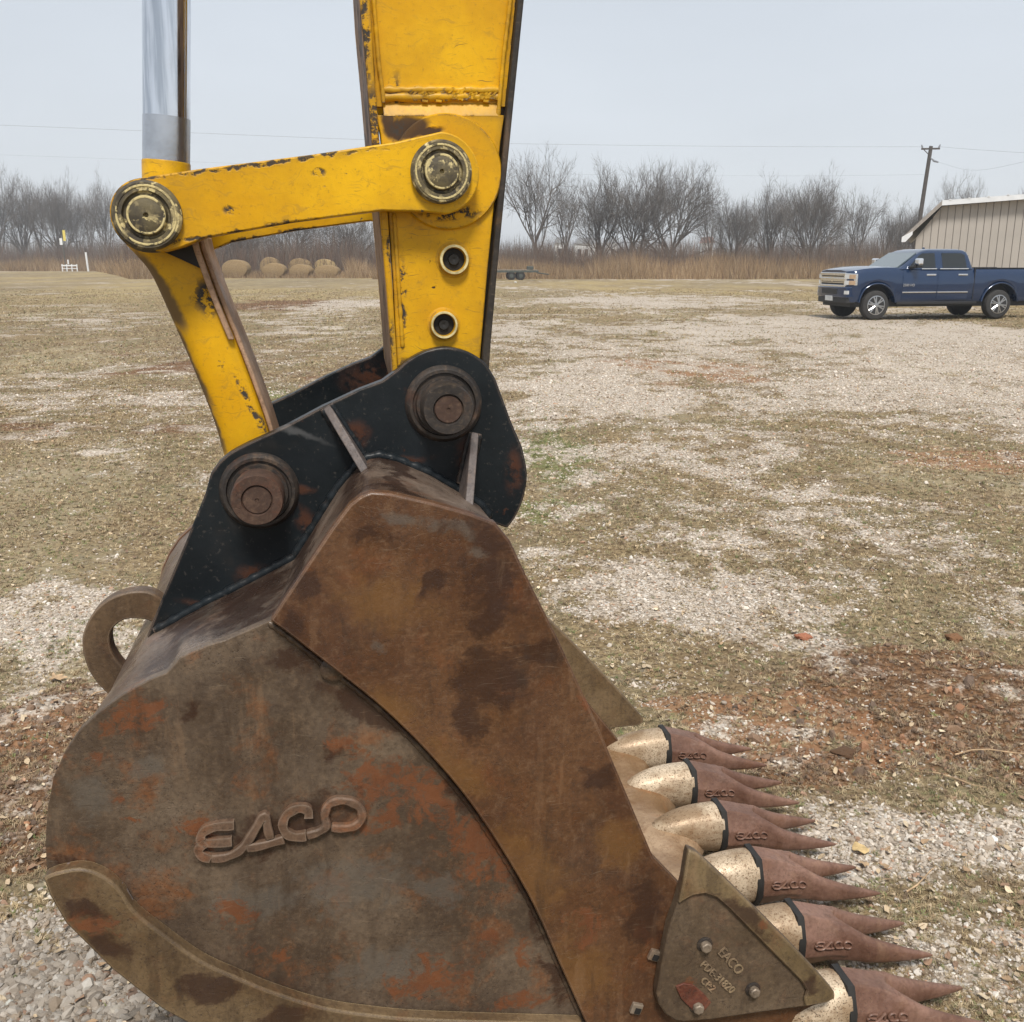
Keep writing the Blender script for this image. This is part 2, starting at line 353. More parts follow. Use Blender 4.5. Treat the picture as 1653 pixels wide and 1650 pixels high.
m_adapter = mat_rust('adapter_steel', (.30, .205, .12), (.72, .59, .43), rust=(.24, .13, .06), rust_amt=.7, dark=(.18, .10, .05), rough=.42, metal=.2, rnd=True, pits=1., streak=.3, speck=(190, .555, (.17, .10, .05)))
m_lip = mat_rust('lip_steel', (.22, .13, .062), (.46, .32, .20), rust=(.30, .13, .05), rust_amt=.5, dark=(.16, .08, .035), rough=.34, metal=.25, pits=.5)
m_logo = mat_rust('raised_letter_steel', (.085, .048, .028), (.15, .092, .060), rust=(.24, .09, .035), rust_amt=.6, rough=.55, edge_col=(.20, .15, .11))
m_pin = mat_rust('dark_pin_steel', (.018, .015, .013), (.045, .037, .032), rust=(.10, .042, .022), rust_amt=.6, dark=(.012, .010, .010), rough=.5)
m_pinr = mat_rust('rusty_pin_steel', (.045, .024, .016), (.085, .048, .033), rust=(.16, .055, .026), rust_amt=.7, dark=(.03, .018, .013), rough=.62)
m_bare = mat_rust('bare_edge_steel', (.33, .20, .12), (.47, .31, .20), rust=(.24, .11, .05), rust_amt=.5, dark=(.09, .05, .03), rough=.5)
m_gusset = mat_rust('gusset_steel', (.07, .055, .050), (.16, .135, .125), rust=(.10, .045, .025), rust_amt=.4, dark=(.03, .025, .022), rough=.45)
m_bolt = mat_rust('bolt_steel', (.22, .17, .125), (.38, .32, .25), rust=(.25, .12, .06), rust_amt=.35, rough=.4, metal=.4)
m_washer = mat_rust('red_washer', (.10, .028, .016), (.15, .045, .026), rust=(.12, .04, .02), rust_amt=.3, rough=.6)

def mat_black(name, rust_b=None, grey_b=None):
    m = M(name); w = m.warp(8, .06)
    c = m.mix(m.mr(m.noise(5, 6, .6), .3, .7), (.0050, .0075, .0095), (.013, .017, .020))
    c = m.mix(m.ma('MULTIPLY', m.mr(m.noise(3, 5, .7, w), .55, .75), .35), c, (.05, .038, .03))
    c = m.mix(m.ma('MULTIPLY', m.mr(m.noise(110, 3, .6), .62, .7), .35), c, (.09, .08, .07))
    rs = m.ma('MULTIPLY', m.mr(m.noise(22, 6, .72, w), .64, .70), m.mr(m.noise(4, 2), .45, .6))
    if rust_b: rs = m.ma('MAXIMUM', rs, m.ma('MULTIPLY', m.blobs(rust_b, m.warp(20, .03), .3, 1.3), m.mr(m.noise(35, 6, .7), .38, .55)))
    c = m.mix(rs, c, m.mix(m.noise(30, 3), (.035, .014, .009), (.095, .038, .02)))
    if grey_b: c = m.mix(m.ma('MULTIPLY', m.blobs(grey_b, m.warp(20, .03), .3, 1.3), .6), c, (.11, .11, .11))
    ed = m.ma('MULTIPLY', m.edge(.007), m.mr(m.noise(14, 5, .7), .38, .56)); c = m.mix(ed, c, (.17, .12, .09))
    rg = m.mr(m.ma('MAXIMUM', rs, m.mr(m.noise(9, 4), .4, .7, 0, .4)), 0, 1, .36, .8)
    return m.fin(c, rg, 0., m.bump(m.ma('ADD', m.noise(40, 5, .6), m.ma('MULTIPLY', rs, .5)), .3, .003), spec=.22)
NE = 2.05
m_black = mat_black('black_ear_paint', PXB([(575, 700, 26, 22, 0), (480, 790, 30, 8, 0), (510, 870, 12, 40, 35), (750, 745, 16, 40, 0), (640, 750, 60, 8, 10), (410, 930, 30, 20, 0), (830, 760, 16, 40, 0), (500, 850, 16, 40, 30), (350, 985, 60, 8, -20)], NE), PXB([(450, 690, 90, 6, -20)], NE))
m_inner = mat_black('dark_inner_ear', PXB([(610, 610, 60, 30, 0)], 2.6))
m_black_plain = mat_black('black_weathered')

m_yel_stick = mat_yellow('stick_yellow', dirty=PXB([(655, 208, 36, 20, 15), (628, 200, 12, 26, 0), (690, 214, 26, 8, 0)], 2.1), chips=PXB([(650, 480, 6, 60, 0), (797, 480, 5, 120, -8), (725, 345, 50, 10, 0), (640, 180, 12, 60, 0), (700, 590, 80, 12, 0)], 2.1))
m_yel_link = mat_yellow('link_yellow', chips=PXB([(400, 376, 150, 4, 8), (430, 265, 190, 3.5, 8), (470, 362, 50, 6, 8), (515, 249, 26, 6, 8), (512, 280, 12, 5, 0), (195, 350, 12, 60, 0), (230, 288, 30, 5, 10), (375, 340, 16, 8, 0)], 2.045))
m_yel_cast = mat_yellow('casting_yellow', dirty=PXB([(258, 470, 16, 80, 28), (300, 580, 14, 90, 24), (340, 680, 12, 60, 18)], 2.15), dirt_col=(.16, .10, .04), chips=PXB([(338, 480, 26, 30, 25), (405, 660, 6, 60, 24)], 2.12))
m_yel = mat_yellow('yellow_trim')
m_yel_dirty = mat_yellow('dirty_yellow', chips=[(0, 1, 3, 3, 0)])

def mat_cap(lo=.525, nm='pin_cap_paint'):
    m = M(nm); v = m.co()
    c = m.mix(m.mr(m.noise(30, 4, .6), .35, .65), (.045, .036, .024), (.12, .095, .045))
    c = m.mix(m.mr(m.noise(24, 6, .72, m.warp(10, .05)), lo, lo+.05), c, (.56, .46, .22))
    c = m.mix(m.ma('MULTIPLY', m.mr(m.noise(48, 5, .7), .54, .6), .7), c, (.25, .20, .10))
    return m.fin(c, .6, 0., m.bump(m.noise(60, 4), .5, .003))
m_cap = mat_cap(); m_capr = mat_cap(.43, 'pin_cap_cream_ring')
m_cream = plain('cream_paint_rim', (.52, .44, .22), .55, var=.35, sc=60)
m_chrome = M('chrome_rod')
_v = m_chrome.map(m_chrome.co(), sc=(1, 1, .06))
m_chrome = (lambda m: m.fin(m.mix(m.mr(m.noise(60, 3, .6, m.map(m.co(), sc=(1, 1, .05))), .35, .65), (.50, .53, .57), (.78, .80, .84)),
    m.mr(m.noise(30, 4, .6), .3, .7, .07, .2), 1.0, m.bump(m.noise(90, 3, .5, m.map(m.co(), sc=(1, 1, .1))), .05, .002)))(m_chrome)
m_dark = plain('dark_hole', (.010, .009, .008), .7)
m_rubber = plain('black_rubber', (.018, .016, .014), .75, sc=30)

# ================================================================== EXCAVATOR (stick, linkage, bucket)
ORG = (U0*CA-N0*SA, U0*SA+N0*CA, 0)
def y_(n): return n-N0
def P3(px, py, n): x, z = uz(px, py, n); return Vector((x, y_(n), z))
def plate(name, pxs, n, t, mat, parent, bevel=.003, smooth=30, pts=None, **k):
    poly = pts or UZ(pxs, n)
    return B().prism(poly, y_(n), y_(n+t)).build(name, mat, parent, bevel=bevel, smooth=smooth, **k)
def weld(name, pts, r, mat, parent, flat=.8, step=.006, **k):
    P = [Vector(p) for p in pts]; out = []; rad = []
    d = 0
    for i in range(len(P)-1):
        L = (P[i+1]-P[i]).length; m = max(1, int(L/step))
        for j in range(m):
            out.append(P[i].lerp(P[i+1], j/m)); d += L/m
            rad.append(r*(.80+.30*abs(math.sin(d/step*.8))+rng.uniform(-.1, .1)))
    out.append(P[-1]); rad.append(r*.7); rad[0] = r*.6
    return B().tube(out, rad, 8, flat=flat).build(name, mat, parent, smooth=60, **k)

CN = 2.326                                      # middle of the bucket and stick
arm = empty('excavator', ORG, ARM, label='yellow excavator stick with worn paint, chrome cylinder rod and bucket linkage', cat='excavator')
# ---- stick
LT, RT = (597, 0), (830, 0)
left_in = [(560, -700), (597, 0), (606, 120), (614, 215), (627, 345), (634, 440), (642, 600), (660, 690)]
right_in = [(870, -700), (830, 0), (806, 227), (785, 435), (772, 590), (760, 690)]
SPN = 2.10
up = [(556, -700), (596, 0), (604, 110), (607, 172), (815, 172), (832, 0), (876, -700)]
plate('side_plate', up, SPN, .02, m_yel_stick, arm, bevel=None)
low = [(607, 168), (614, 215), (627, 345), (634, 440), (642, 600), (665, 700), (722, 720), (760, 700), (774, 590), (787, 435), (808, 227), (814, 168)]
lo_poly = UZ(low, 2.088)
plate('side_plate', None, 2.088, .03, m_yel_stick, arm, pts=UZ([(p[0], max(p[1], 186)) for p in low], 2.088), bevel=.002)
# sloping step where the thicker lower plate starts
a, b_, c_, d_ = P3(618, 167, 2.0995), P3(806, 167, 2.0995), P3(804, 187, 2.0875), P3(620, 187, 2.0875)
B().add([a, b_, c_, d_, a+Vector((0, .02, 0)), b_+Vector((0, .02, 0)), c_+Vector((0, .02, 0)), d_+Vector((0, .02, 0))],
        [(0, 1, 2, 3), (7, 6, 5, 4), (0, 4, 5, 1), (1, 5, 6, 2), (2, 6, 7, 3), (3, 7, 4, 0)]).build('bevelled_step', m_yel, arm)
plate('side_plate', up, 2.53, .02, m_yel_stick, arm, bevel=None); plate('side_plate', low, 2.53, .025, m_yel_stick, arm, bevel=None)
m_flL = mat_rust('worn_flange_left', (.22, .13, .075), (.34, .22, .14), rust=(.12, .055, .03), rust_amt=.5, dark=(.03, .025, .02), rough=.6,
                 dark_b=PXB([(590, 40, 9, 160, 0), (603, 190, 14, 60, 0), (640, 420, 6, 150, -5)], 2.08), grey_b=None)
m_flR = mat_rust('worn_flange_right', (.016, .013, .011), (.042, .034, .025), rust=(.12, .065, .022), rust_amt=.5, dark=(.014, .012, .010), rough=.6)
m_flE = mat_yellow('worn_edge_paint', chips=PXB([(590, 60, 7, 90, 0), (606, 200, 14, 60, 0), (630, 400, 5, 40, -5), (628, 560, 10, 40, -5)], 2.08))
fl = [(541, -700), (581, 0), (592, 120), (601, 231), (613, 345), (624, 470), (634, 600), (650, 660)]
flr = [(666, 660), (642, 600), (634, 470), (626, 345), (613, 231), (604, 120), (597, 0), (557, -700)]
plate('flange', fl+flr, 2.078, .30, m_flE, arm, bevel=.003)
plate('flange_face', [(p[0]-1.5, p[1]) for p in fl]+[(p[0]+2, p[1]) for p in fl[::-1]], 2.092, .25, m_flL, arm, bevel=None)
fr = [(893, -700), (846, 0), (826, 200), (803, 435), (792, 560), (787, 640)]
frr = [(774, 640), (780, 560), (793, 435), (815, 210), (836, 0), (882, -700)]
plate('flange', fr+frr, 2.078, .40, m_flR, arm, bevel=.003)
weld('weld_bead', [P3(x, y, 2.092) for x, y in [(601, -200), (603, 0), (611, 100), (618, 150), (619, 166)]], .0045, m_yel, arm)
weld('weld_bead', [P3(x, y, 2.092) for x, y in [(842, -200), (824, 0), (813, 90), (806, 166), (800, 227), (790, 320), (779, 435), (769, 560)]], .0045, m_yel, arm)
weld('weld_bead', [P3(x, y, 2.086) for x, y in [(636, 345), (642, 440), (650, 560)]], .0045, m_yel, arm)
# braided cross weld
bd = B()
for k_ in range(2): bd.tube([P3(620+ i*9.3, 146+k_*11+random.uniform(-1.2, 1.2), 2.0985) for i in range(21)], [.0085*(.8+.4*random.random()) for i in range(21)], 8)
for i in range(46): p = P3(660+i*3.2, 152+random.uniform(-6, 6), 2.094); bd.tube([p+Vector((-.006, 0, -.006)), p+Vector((.006, 0, .007*random.choice((-1, 1))))], .0035, 5)
bd.build('cross_weld', m_yel, arm, smooth=60)
# raised disc behind the upper link pin
x, z = uz(722, 278, 2.08); B().lathe([(.0, .03), (.112, .03), (.112, .004), (.109, 0), (0, 0)], (x, y_(2.078), z), 48).build('boss_plate', m_yel_stick, arm, smooth=40)
def boss(px, py, n, r, hr):
    x, z = uz(px, py, n); k = r
    o = B().lathe([(k*1.45, .014), (k*1.42, .004), (k*1.2, 0), (k, -.001), (k, -.010), (k*.93, -.014), (hr*1.06, -.014), (hr, -.010), (hr, .006)], (x, y_(n), z), 40, cap=False).build('grease_boss', m_yel, arm, smooth=40)
    B().lathe([(k*.95, 0), (k*.93, -.003), (hr*1.08, -.003), (hr*1.06, 0)], (x, y_(n)-.0135, z), 40, cap=False).build('rim', m_cream, o, smooth=40)
    B().lathe([(hr*.99, 0), (hr*.5, .001), (hr*.45, -.006), (hr*.25, -.006), (.0, -.004)], (x, y_(n)-.001, z), 28).build('hole_shade', m_dark, o, smooth=40)  # near-black disc paints the shaded inside of the boss hole
boss(732, 419, 2.088, .0315, .023); boss(716, 524, 2.088, .0295, .022)

# ---- side links
lk_l, lk_r = uz(238, 347, 2.03), uz(712, 279, 2.03)
def link_outline(n):
    L = circ(*uz(237, 347, n), .0665, 262, 95, 22)       # around the left pin
    Rr = circ(*uz(711, 280, n), .0775, 88, -82, 22)
    top = UZ([(320, 273), (500, 250), (640, 229)], n)
    bot = UZ([(690, 342), (655, 341), (617, 340), (470, 359), (331, 384), (295, 399), (265, 407)], n)
    return L+top+Rr+bot
plate('side_link', None, 2.03, .045, m_yel_link, arm, pts=link_outline(2.03), bevel=.003)
x0, z0 = uz(237, 347, 2.03)
plate('side_link', None, 2.575, .045, m_yel_link, arm, pts=link_outline(2.03), bevel=.003)
def cap(name, px, py, n, r, mc):
    x, z = uz(px, py, n)
    o = B().lathe([(r*1.07, .03), (r*1.07, .006), (r*1.0, .004), (r, -.008), (r*.93, -.013), (r*.70, -.013), (r*.66, -.006), (r*.60, -.006), (r*.56, -.016), (r*.50, -.018), (r*.08, -.018), (r*.05, -.010), (0, -.010)], (x, y_(n), z), 56).build(name, mc, arm, smooth=35)
    for ra, rb, yy in ((.88, .80, -.0125), (.555, .47, -.0165)):
        B().lathe([(r*ra, yy), (r*(ra-.02), yy-.002), (r*(rb+.02), yy-.002), (r*rb, yy)], (x, y_(n), z), 56, cap=False).build('rim', m_capr, o, smooth=35)
cap('pin_cap', 238, 348, 2.026, .0635, mat_cap(.57, 'brown_pin_cap')); cap('pin_cap', 712, 278, 2.026, .0600, m_cap)
x, z = uz(237, 347, 2.03); B().lathe([(.055, 0), (.062, .01), (.062, .50), (.055, .51)], (x, y_(2.08), z), 40).build('pin_boss', m_yel_dirty, arm, smooth=40)
x, z = uz(711, 280, 2.03); B().lathe([(.05, 0), (.05, .54)], (x, y_(2.07), z), 40).build('link_pin', m_pin, arm, smooth=40)
# ---- cylinder rod
A0, A1, A2, A3 = P3(268.5, 320, CN), P3(268.5, 262, CN), P3(269, 190, CN), P3(268, -620, CN)
B().tube([A2, A3], .0482, 48).build('cylinder_rod', m_chrome, arm, smooth=40)
m_sleeve = plain('dull_rod_end', (.50, .52, .55), .27, .95, .12, 20)
B().tube([A1, A2], .0487, 48).build('rod_end', m_sleeve, arm, smooth=40)
d = (A1-A0).normalized()
B().tube([A0-d*.05, A1-d*.002, A1, A1+d*.001], [.0485, .0500, .0495, .049], 48).build('rod_collar', m_yel, arm, smooth=40)
# ---- power link casting
def ring_sec(L, Rr, n0, n1, k=36):
    L = Vector((L[0], 0, L[1])); Rr = Vector((Rr[0], 0, Rr[1])); c = (L+Rr)/2; h = (Rr-L)/2; out = []
    for j in range(k):
        t = 2*PI*j/k; cx, sy = math.cos(t), math.sin(t)
        ex = .55 if cx < 0 else .16
        fx = abs(cx)**ex*(1 if cx > 0 else -1); fy = abs(sy)**(.55 if cx < 0 else .16)*(1 if sy > 0 else -1)
        out.append(c+h*fx+Vector((0, y_((n0+n1)/2)+(n1-n0)/2*fy, 0)))
    return out
LE = catmull([(205, 395), (222, 412), (245, 440), (270, 492), (309, 581), (345, 672), (362, 729), (380, 800)], 4)
RE = catmull([(318, 372), (322, 398), (333, 430), (353, 484), (388, 570), (420, 656), (436, 705), (462, 790)], 4)
B().loft([ring_sec(a, b, 2.12, 2.35) for a, b in zip(UZ(LE, 2.2), UZ(RE, 2.13))]).build('power_link', m_yel_cast, arm, smooth=50)
st = UZ(RE[2:-3], 2.13)
web = [(p[0]+.001, p[1]) for p in st]+[(p[0]+.010, p[1]+.002) for p in st[::-1]]
B().prism(web, y_(2.135), y_(2.30)).build('side_web', m_bare, arm, bevel=.003, smooth=30)
st = UZ(RE[1:16], 2.12)
B().prism([(p[0]-.012, p[1]) for p in st]+[(p[0]-.001, p[1]) for p in st[::-1]], y_(2.108), y_(2.13)).build('edge_rib', m_bare, arm, bevel=.002, smooth=30)
sx, sz = uz(330, 412, 2.13); B().prism(UZ([(268, 404), (325, 388), (330, 432), (300, 418)], 2.2), y_(2.11), y_(2.14)).build('gap_shade', m_dark, arm)  # near-black plate painting the shade in the gap between link and casting

# ================================================================== BUCKET
bucket = empty('excavator_bucket', ORG, ARM, label='rusty brown digging bucket with black ears and six teeth lying on the gravel', cat='excavator bucket')
def LU(pts): return [(u-U0, z) for u, z in pts]
NS = 1.69
top_px = [(824, 874), (800, 845), (763, 831), (700, 813), (630, 797), (600, 795), (583, 801), (565, 815), (537, 852), (436, 1002), (362, 1034), (335, 1042), (290, 1062), (279, 1076), (268, 1087), (240, 1098), (197, 1122), (157, 1152), (129, 1178), (104, 1215), (86, 1255), (76, 1310), (73, 1360), (75, 1400), (84, 1440), (110, 1485)]
bot_uz = LU([(-.44, .475), (-.36, .375), (-.27, .295), (-.14, .20), (.0, .125), (.18, .065), (.38, .030), (.62, .018), (.86, .025), (1.0, .05)])
prof = UZ(top_px, NS)+bot_uz
def offset(pts, d):
    out = []; m = len(pts)
    for i in range(m):
        a = Vector(pts[max(i-1, 0)]); b = Vector(pts[min(i+1, m-1)]); t = (b-a).normalized(); nrm = Vector((-t.y, t.x))
        out.append((pts[i][0]+nrm.x*d, pts[i][1]+nrm.y*d))
    return out
# profile runs counter-clockwise over the top to the back and the floor: inside lies to the left
mid_px = [(790, 835), (775, 815), (738, 790), (690, 762), (640, 741), (612, 735), (594, 738), (575, 752), (545, 788), (475, 899), (365, 957), (341, 968), (300, 990), (287, 998), (265, 1010), (250, 1018), (235, 1030), (221, 1052), (207, 1075)]
mid = UZ(mid_px, NE)
NM = len(mid); mid_full = list(mid)
dl = (mid[-1][0]-prof[NM-1][0], mid[-1][1]-prof[NM-1][1])
for i in range(NM, len(prof)):
    w = max(0., 1-(i-NM+1)/7.); mid_full.append((prof[i][0]+dl[0]*w, prof[i][1]+dl[1]*w))
def prof_at(n):
    e = min(n-1.69, 2.962-n); w = min(1., max(0., e/(NE-1.69)))
    return [(a[0]*(1-w)+b[0]*w, a[1]*(1-w)+b[1]*w) for a, b in zip(prof, mid_full)]
secs = []
for n in (1.70, 1.78, 1.87, 1.96, 2.05, 2.2, 2.45, 2.602, 2.69, 2.78, 2.87, 2.952):
    q = prof_at(n); q = offset(q, .003)+offset(q, .028)[::-1]
    secs.append([Vector((p[0], y_(n), p[1])) for p in q])
B().loft(secs).build('wrapper', m_shell, bucket, smooth=28)
# lower side plates, near and far
strip_in = catmull([(436, 1002), (470, 1027), (530, 1074), (620, 1146), (700, 1226), (770, 1312), (850, 1440), (905, 1560), (945, 1650)], 5)
sp_poly = UZ(top_px[9:], NS+.008)+bot_uz[:-1]+LU([(1.0, .10)])+UZ([(1000, 1380), (822, 900), (640, 850), (520, 900)], NS)
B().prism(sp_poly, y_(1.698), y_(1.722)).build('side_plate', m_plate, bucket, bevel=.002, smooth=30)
full = UZ(top_px, NS)+bot_uz+UZ([(1105, 1437), (1055, 1385), (1013, 1285), (960, 1160), (900, 1030)], NS)
B().prism(full, y_(2.93), y_(2.962)).build('side_plate', m_strip, bucket, bevel=.002, smooth=30)
strip = UZ([(824, 874), (800, 845), (763, 831), (700, 813), (630, 797), (600, 795), (583, 801), (565, 815), (537, 852)], 1.672)+UZ(strip_in, 1.672)+LU([(.54, .05), (.62, .018), (.86, .025), (1.0, .05), (1.03, .10), (1.02, .15)])+UZ([(1240, 1560), (1160, 1490), (1105, 1437), (1055, 1385), (1013, 1285), (960, 1160), (900, 1030), (850, 930)], 1.672)
B().prism(strip, y_(1.672), y_(1.7)).build('cheek_plate', m_strip, bucket, bevel=.0035, smooth=30)
# wear plate along the heel
cin = catmull([(89, 1408), (129, 1401), (166, 1412), (195, 1436), (219, 1471), (270, 1511), (325, 1550), (384, 1577), (443, 1601), (522, 1625), (600, 1637), (700, 1645), (940, 1652)], 4)
cout = [(74, 1412)]+top_px[-2:]
cr = UZ(cin, 1.672)[::-1]+[(p[0]-.004, p[1]-.004) for p in UZ(cout, 1.672)+LU([(-.44, .475), (-.36, .375), (-.27, .295), (-.14, .20), (.0, .125), (.18, .065), (.38, .030), (.52, .024)])]
B().prism(cr, y_(1.668), y_(1.699)).build('wear_plate', m_wear, bucket, bevel=.004, smooth=30)
m_weldg = mat_rust('weld_steel', (.12, .095, .085), (.20, .165, .15), rust=(.17, .07, .035), rust_amt=.5, rough=.45)
weld('weld_bead', [P3(x, y-3, 1.692) for x, y in cin[:-4]], .0085, m_weldg, bucket, step=.005)
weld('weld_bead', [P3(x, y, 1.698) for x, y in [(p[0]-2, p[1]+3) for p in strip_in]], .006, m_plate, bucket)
# small lug stub tucked under the cheek plate edge
x, z = uz(538, 1078, 1.70); B().lathe([(.024, .01), (.024, -.008), (.019, -.012), (0, -.012)], (x, y_(1.70), z), 24).build('round_stub', m_plate, bucket, smooth=40)
# ---- ears
ear = [(237, 1027), (262, 965), (300, 875), (332, 795), (340, 765)]+catmull([(352, 748), (372, 731), (400, 716)], 4)+[(460, 689), (520, 657), (580, 629)]+catmull([(617, 615), (640, 598), (660, 581), (690, 566), (722, 561), (755, 568), (782, 585), (800, 612)], 4)+[(825, 680)]+catmull([(843, 722), (851, 765), (845, 805), (832, 835), (819, 853)], 4)
ep = UZ(ear, NE)
inner = offset(mid_full, .012)
inner_ear = [p for p in inner if ep[0][0]-.0 < p[0] < ep[-1][0] and p[1] > ep[0][1]-.03]
ear_poly = ep+inner_ear
B().prism(ear_poly, y_(NE), y_(NE+.035)).build('ear_plate', m_black, bucket, bevel=.003, smooth=30)
B().prism(ear_poly, y_(2.567), y_(2.602)).build('ear_plate', m_inner, bucket, bevel=.003, smooth=30)
prof_o = offset(mid_full, .0)
wp = [Vector((p[0], y_(NE)-.004, p[1])) for p in prof_o if ep[0][0] < p[0] < ep[-1][0]-.01 and p[1] > ep[0][1]-.02]
weld('ear_weld', wp, .011, m_black_plain, bucket, step=.007)
def prism_n(poly3, thick):     # flat plate: poly3 3D points, thickness along given vector
    n = len(poly3); t = Vector(thick)
    return B().add([p-t/2 for p in poly3]+[p+t/2 for p in poly3], [tuple(range(n)), tuple(range(2*n-1, n-1, -1))]+[((i+1) % n, i, i+n, (i+1) % n+n) for i in range(n)])
def gusset(top, bot, nb, t, mat):
    a = P3(*top, NE-.004); b = P3(*bot, nb); bb = Vector((b.x, y_(NE)+.005, b.z)); aa = Vector((a.x, y_(NE)+.005, a.z))
    dn = (bb-aa).normalized(); side = Vector((dn.z, 0, -dn.x))*t
    g_ = prism_n([a, aa, bb+dn*.02, b+dn*.02], side).build('gusset', mat, bucket, bevel=.002, smooth=30)
    for sg in (-1, 1):
        sd = side.normalized()*sg*(t/2+.002); weld('weld_bead', [Vector((q.x, y_(NE)-.003, q.z))+sd for q in (aa, aa.lerp(bb, .5), bb)], .0065, m_black_plain, g_); weld('weld_bead', [bb+sd*1.2, b+sd*1.2], .007, m_shell, g_)
gusset((527, 657), (592, 768), 1.93, .017, m_gusset); gusset((767, 699), (761, 802), 1.93, .017, m_gusset)
m_gd = None
# ---- ear pins
def ear_pin(px, py, rr, m_face):
    x, z = uz(px, py, 2.03)
    o = B().lathe([(rr*1.04, .025), (rr*1.04, .002), (rr*.99, -.008), (rr*.92, -.014), (rr*.84, -.014), (rr*.82, -.008), (rr*.76, -.008), (rr*.74, -.022), (0, -.022)], (x, y_(NE), z), 56).build('pin_collar', m_pin, bucket, smooth=35)
    B().lathe([(rr*.66, 0), (rr*.66, -.062), (rr*.63, -.068), (rr*.40, -.068), (rr*.37, -.062), (0, -.062)], (x, y_(NE)-.018, z), 56).build('pin', m_face, o, smooth=35)
    B().lathe([(rr*.36, 0), (rr*.34, -.002), (.004, -.002), (.003, .003), (0, .003)], (x, y_(NE)-.081, z), 40).build('pin_socket', m_pinr, o, smooth=35)
    B().lathe([(.05, 0), (.05, .54)], (x, y_(2.06), z), 32).build('pin_shaft', m_pin, bucket, smooth=40)
ear_pin(718, 654, .079, m_pin); ear_pin(418, 796, .079, m_pinr)
# ---- lifting eye on the back
oc, ic = (216, 1037), (230, 1040)
ol = [(262, 968), (250, 960), (232, 955), (205, 957), (175, 968), (150, 990), (135, 1020), (133, 1045), (140, 1075), (153, 1098), (170, 1117), (190, 1135), (260, 1140)]
il = [(240, 1090), (205, 1080), (192, 1070), (180, 1050), (177, 1028), (184, 1012), (200, 1001), (220, 999), (240, 1002), (262, 1012), (275, 1010)]
B().prism(UZ([ol[0]]+catmull(ol[1:-1], 4)+[ol[-1]]+catmull(il, 4), 2.29), y_(2.29), y_(2.335)).build('lifting_eye', mat_rust('eye_steel', (.075, .045, .024), (.135, .088, .050), rust=(.10, .04, .018), rust_amt=.6, rough=.45, edge_col=(.34, .26, .19)), bucket, bevel=.006, smooth=30)
# ---- raised word on the side
LOGO = {'letter_E': [[(835, 330), (770, 334), (718, 350), (698, 380), (720, 402), (826, 396)], [(720, 402), (690, 425), (700, 452), (740, 468)]],
        'letter_A': [[(740, 468), (800, 462), (850, 440), (885, 405), (920, 350), (960, 292), (974, 350), (984, 388)], [(885, 425), (960, 412), (1040, 388)]],
        'letter_C': [[(1140, 300), (1136, 268), (1095, 262), (1052, 285), (1034, 325), (1048, 362), (1085, 378), (1130, 374)]],
        'letter_O': [[(1130, 374), (1180, 360), (1212, 335), (1206, 290), (1222, 250), (1262, 232), (1315, 238), (1352, 265), (1358, 305), (1330, 335), (1285, 345), (1232, 342)]]}
for nm, st in LOGO.items():
    b = B()
    for s in st:
        pp = catmull(s, 5); b.tube([P3(x/2.543+50, y/2.543+1200, 1.694) for x, y in pp], [.0118*(1+.07*math.sin(i_*.9+pp[0][0])) for i_ in range(len(pp))], 4, flat=1.0)
    b.build(nm, m_logo, bucket, smooth=35, bevel=.0035, seg=2)
# ---- side cutters
px8 = lambda L: [(x/4.723+1000, y/4.723+1350) for x, y in L]
c_out = px8([(535, 110), (600, 140), (800, 325), (1000, 520), (1300, 820), (1500, 1030), (1640, 1190), (1642, 1240), (1580, 1272), (1420, 1300), (1050, 1350), (700, 1402), (500, 1418), (430, 1412), (350, 1360), (298, 1280), (285, 1200), (320, 1000), (380, 700), (440, 530), (490, 350), (520, 160)])
band = px8([(535, 110), (600, 140), (800, 325), (1000, 520), (1300, 820), (1500, 1030), (1640, 1190), (1642, 1240), (1580, 1272), (1420, 1300), (1412, 1240), (1430, 1180), (1380, 1100), (1200, 920), (1000, 720), (830, 550), (740, 470), (650, 440), (560, 455), (480, 500), (455, 520), (490, 350), (520, 160)])
NC = 1.636
cut = plate('side_cutter', c_out, NC+.008, .028, m_cutter_in, bucket, bevel=.004)
plate('cutting_edge', band, NC, .012, m_cutter, cut, bevel=.005)
def hexbolt(px, py, r, parent, n=NC+.008):
    x, z = uz(px, py, n)
    B().lathe([(r*1.35, .001), (r*1.35, -.002), (r*1.1, -.0035), (0, -.0035)], (x, y_(n), z), 32).build('washer', m_pin, parent, smooth=35)
    b = B(); p = [(x+r*math.cos(PI/3*i+.4), z+r*math.sin(PI/3*i+.4)) for i in range(6)]
    b.prism(p, y_(n)-.016, y_(n)-.002).build('bolt', m_bolt, parent, bevel=.003, smooth=20)
for q in px8([(648, 822), (1015, 1165), (590, 1290)]): hexbolt(q[0], q[1], .0125, cut)
wpts = px8([(430, 1150), (490, 1125), (560, 1135), (640, 1200), (700, 1270), (650, 1330), (560, 1330), (470, 1240)])
o = plate('slotted_washer', wpts, NC+.004, .006, m_washer, cut, bevel=.001)
def txt_on(s, p0, p1, size, n, name, mat, parent, depth=.003):
    a = uz(*p0, n); b = uz(*p1, n); c = ((a[0]+b[0])/2, (a[1]+b[1])/2); an = math.atan2(b[1]-a[1], b[0]-a[0])
    fn = lambda x, y, z: (c[0]+x*math.cos(an)-y*math.sin(an), y_(n)-.001-z, c[1]+x*math.sin(an)+y*math.cos(an))
    me = text_mesh(s, size, depth, fn); mobj(name, me, mat, parent)
q8 = px8([(745, 840), (945, 1060), (600, 940), (890, 1205), (600, 1060), (745, 1200)])
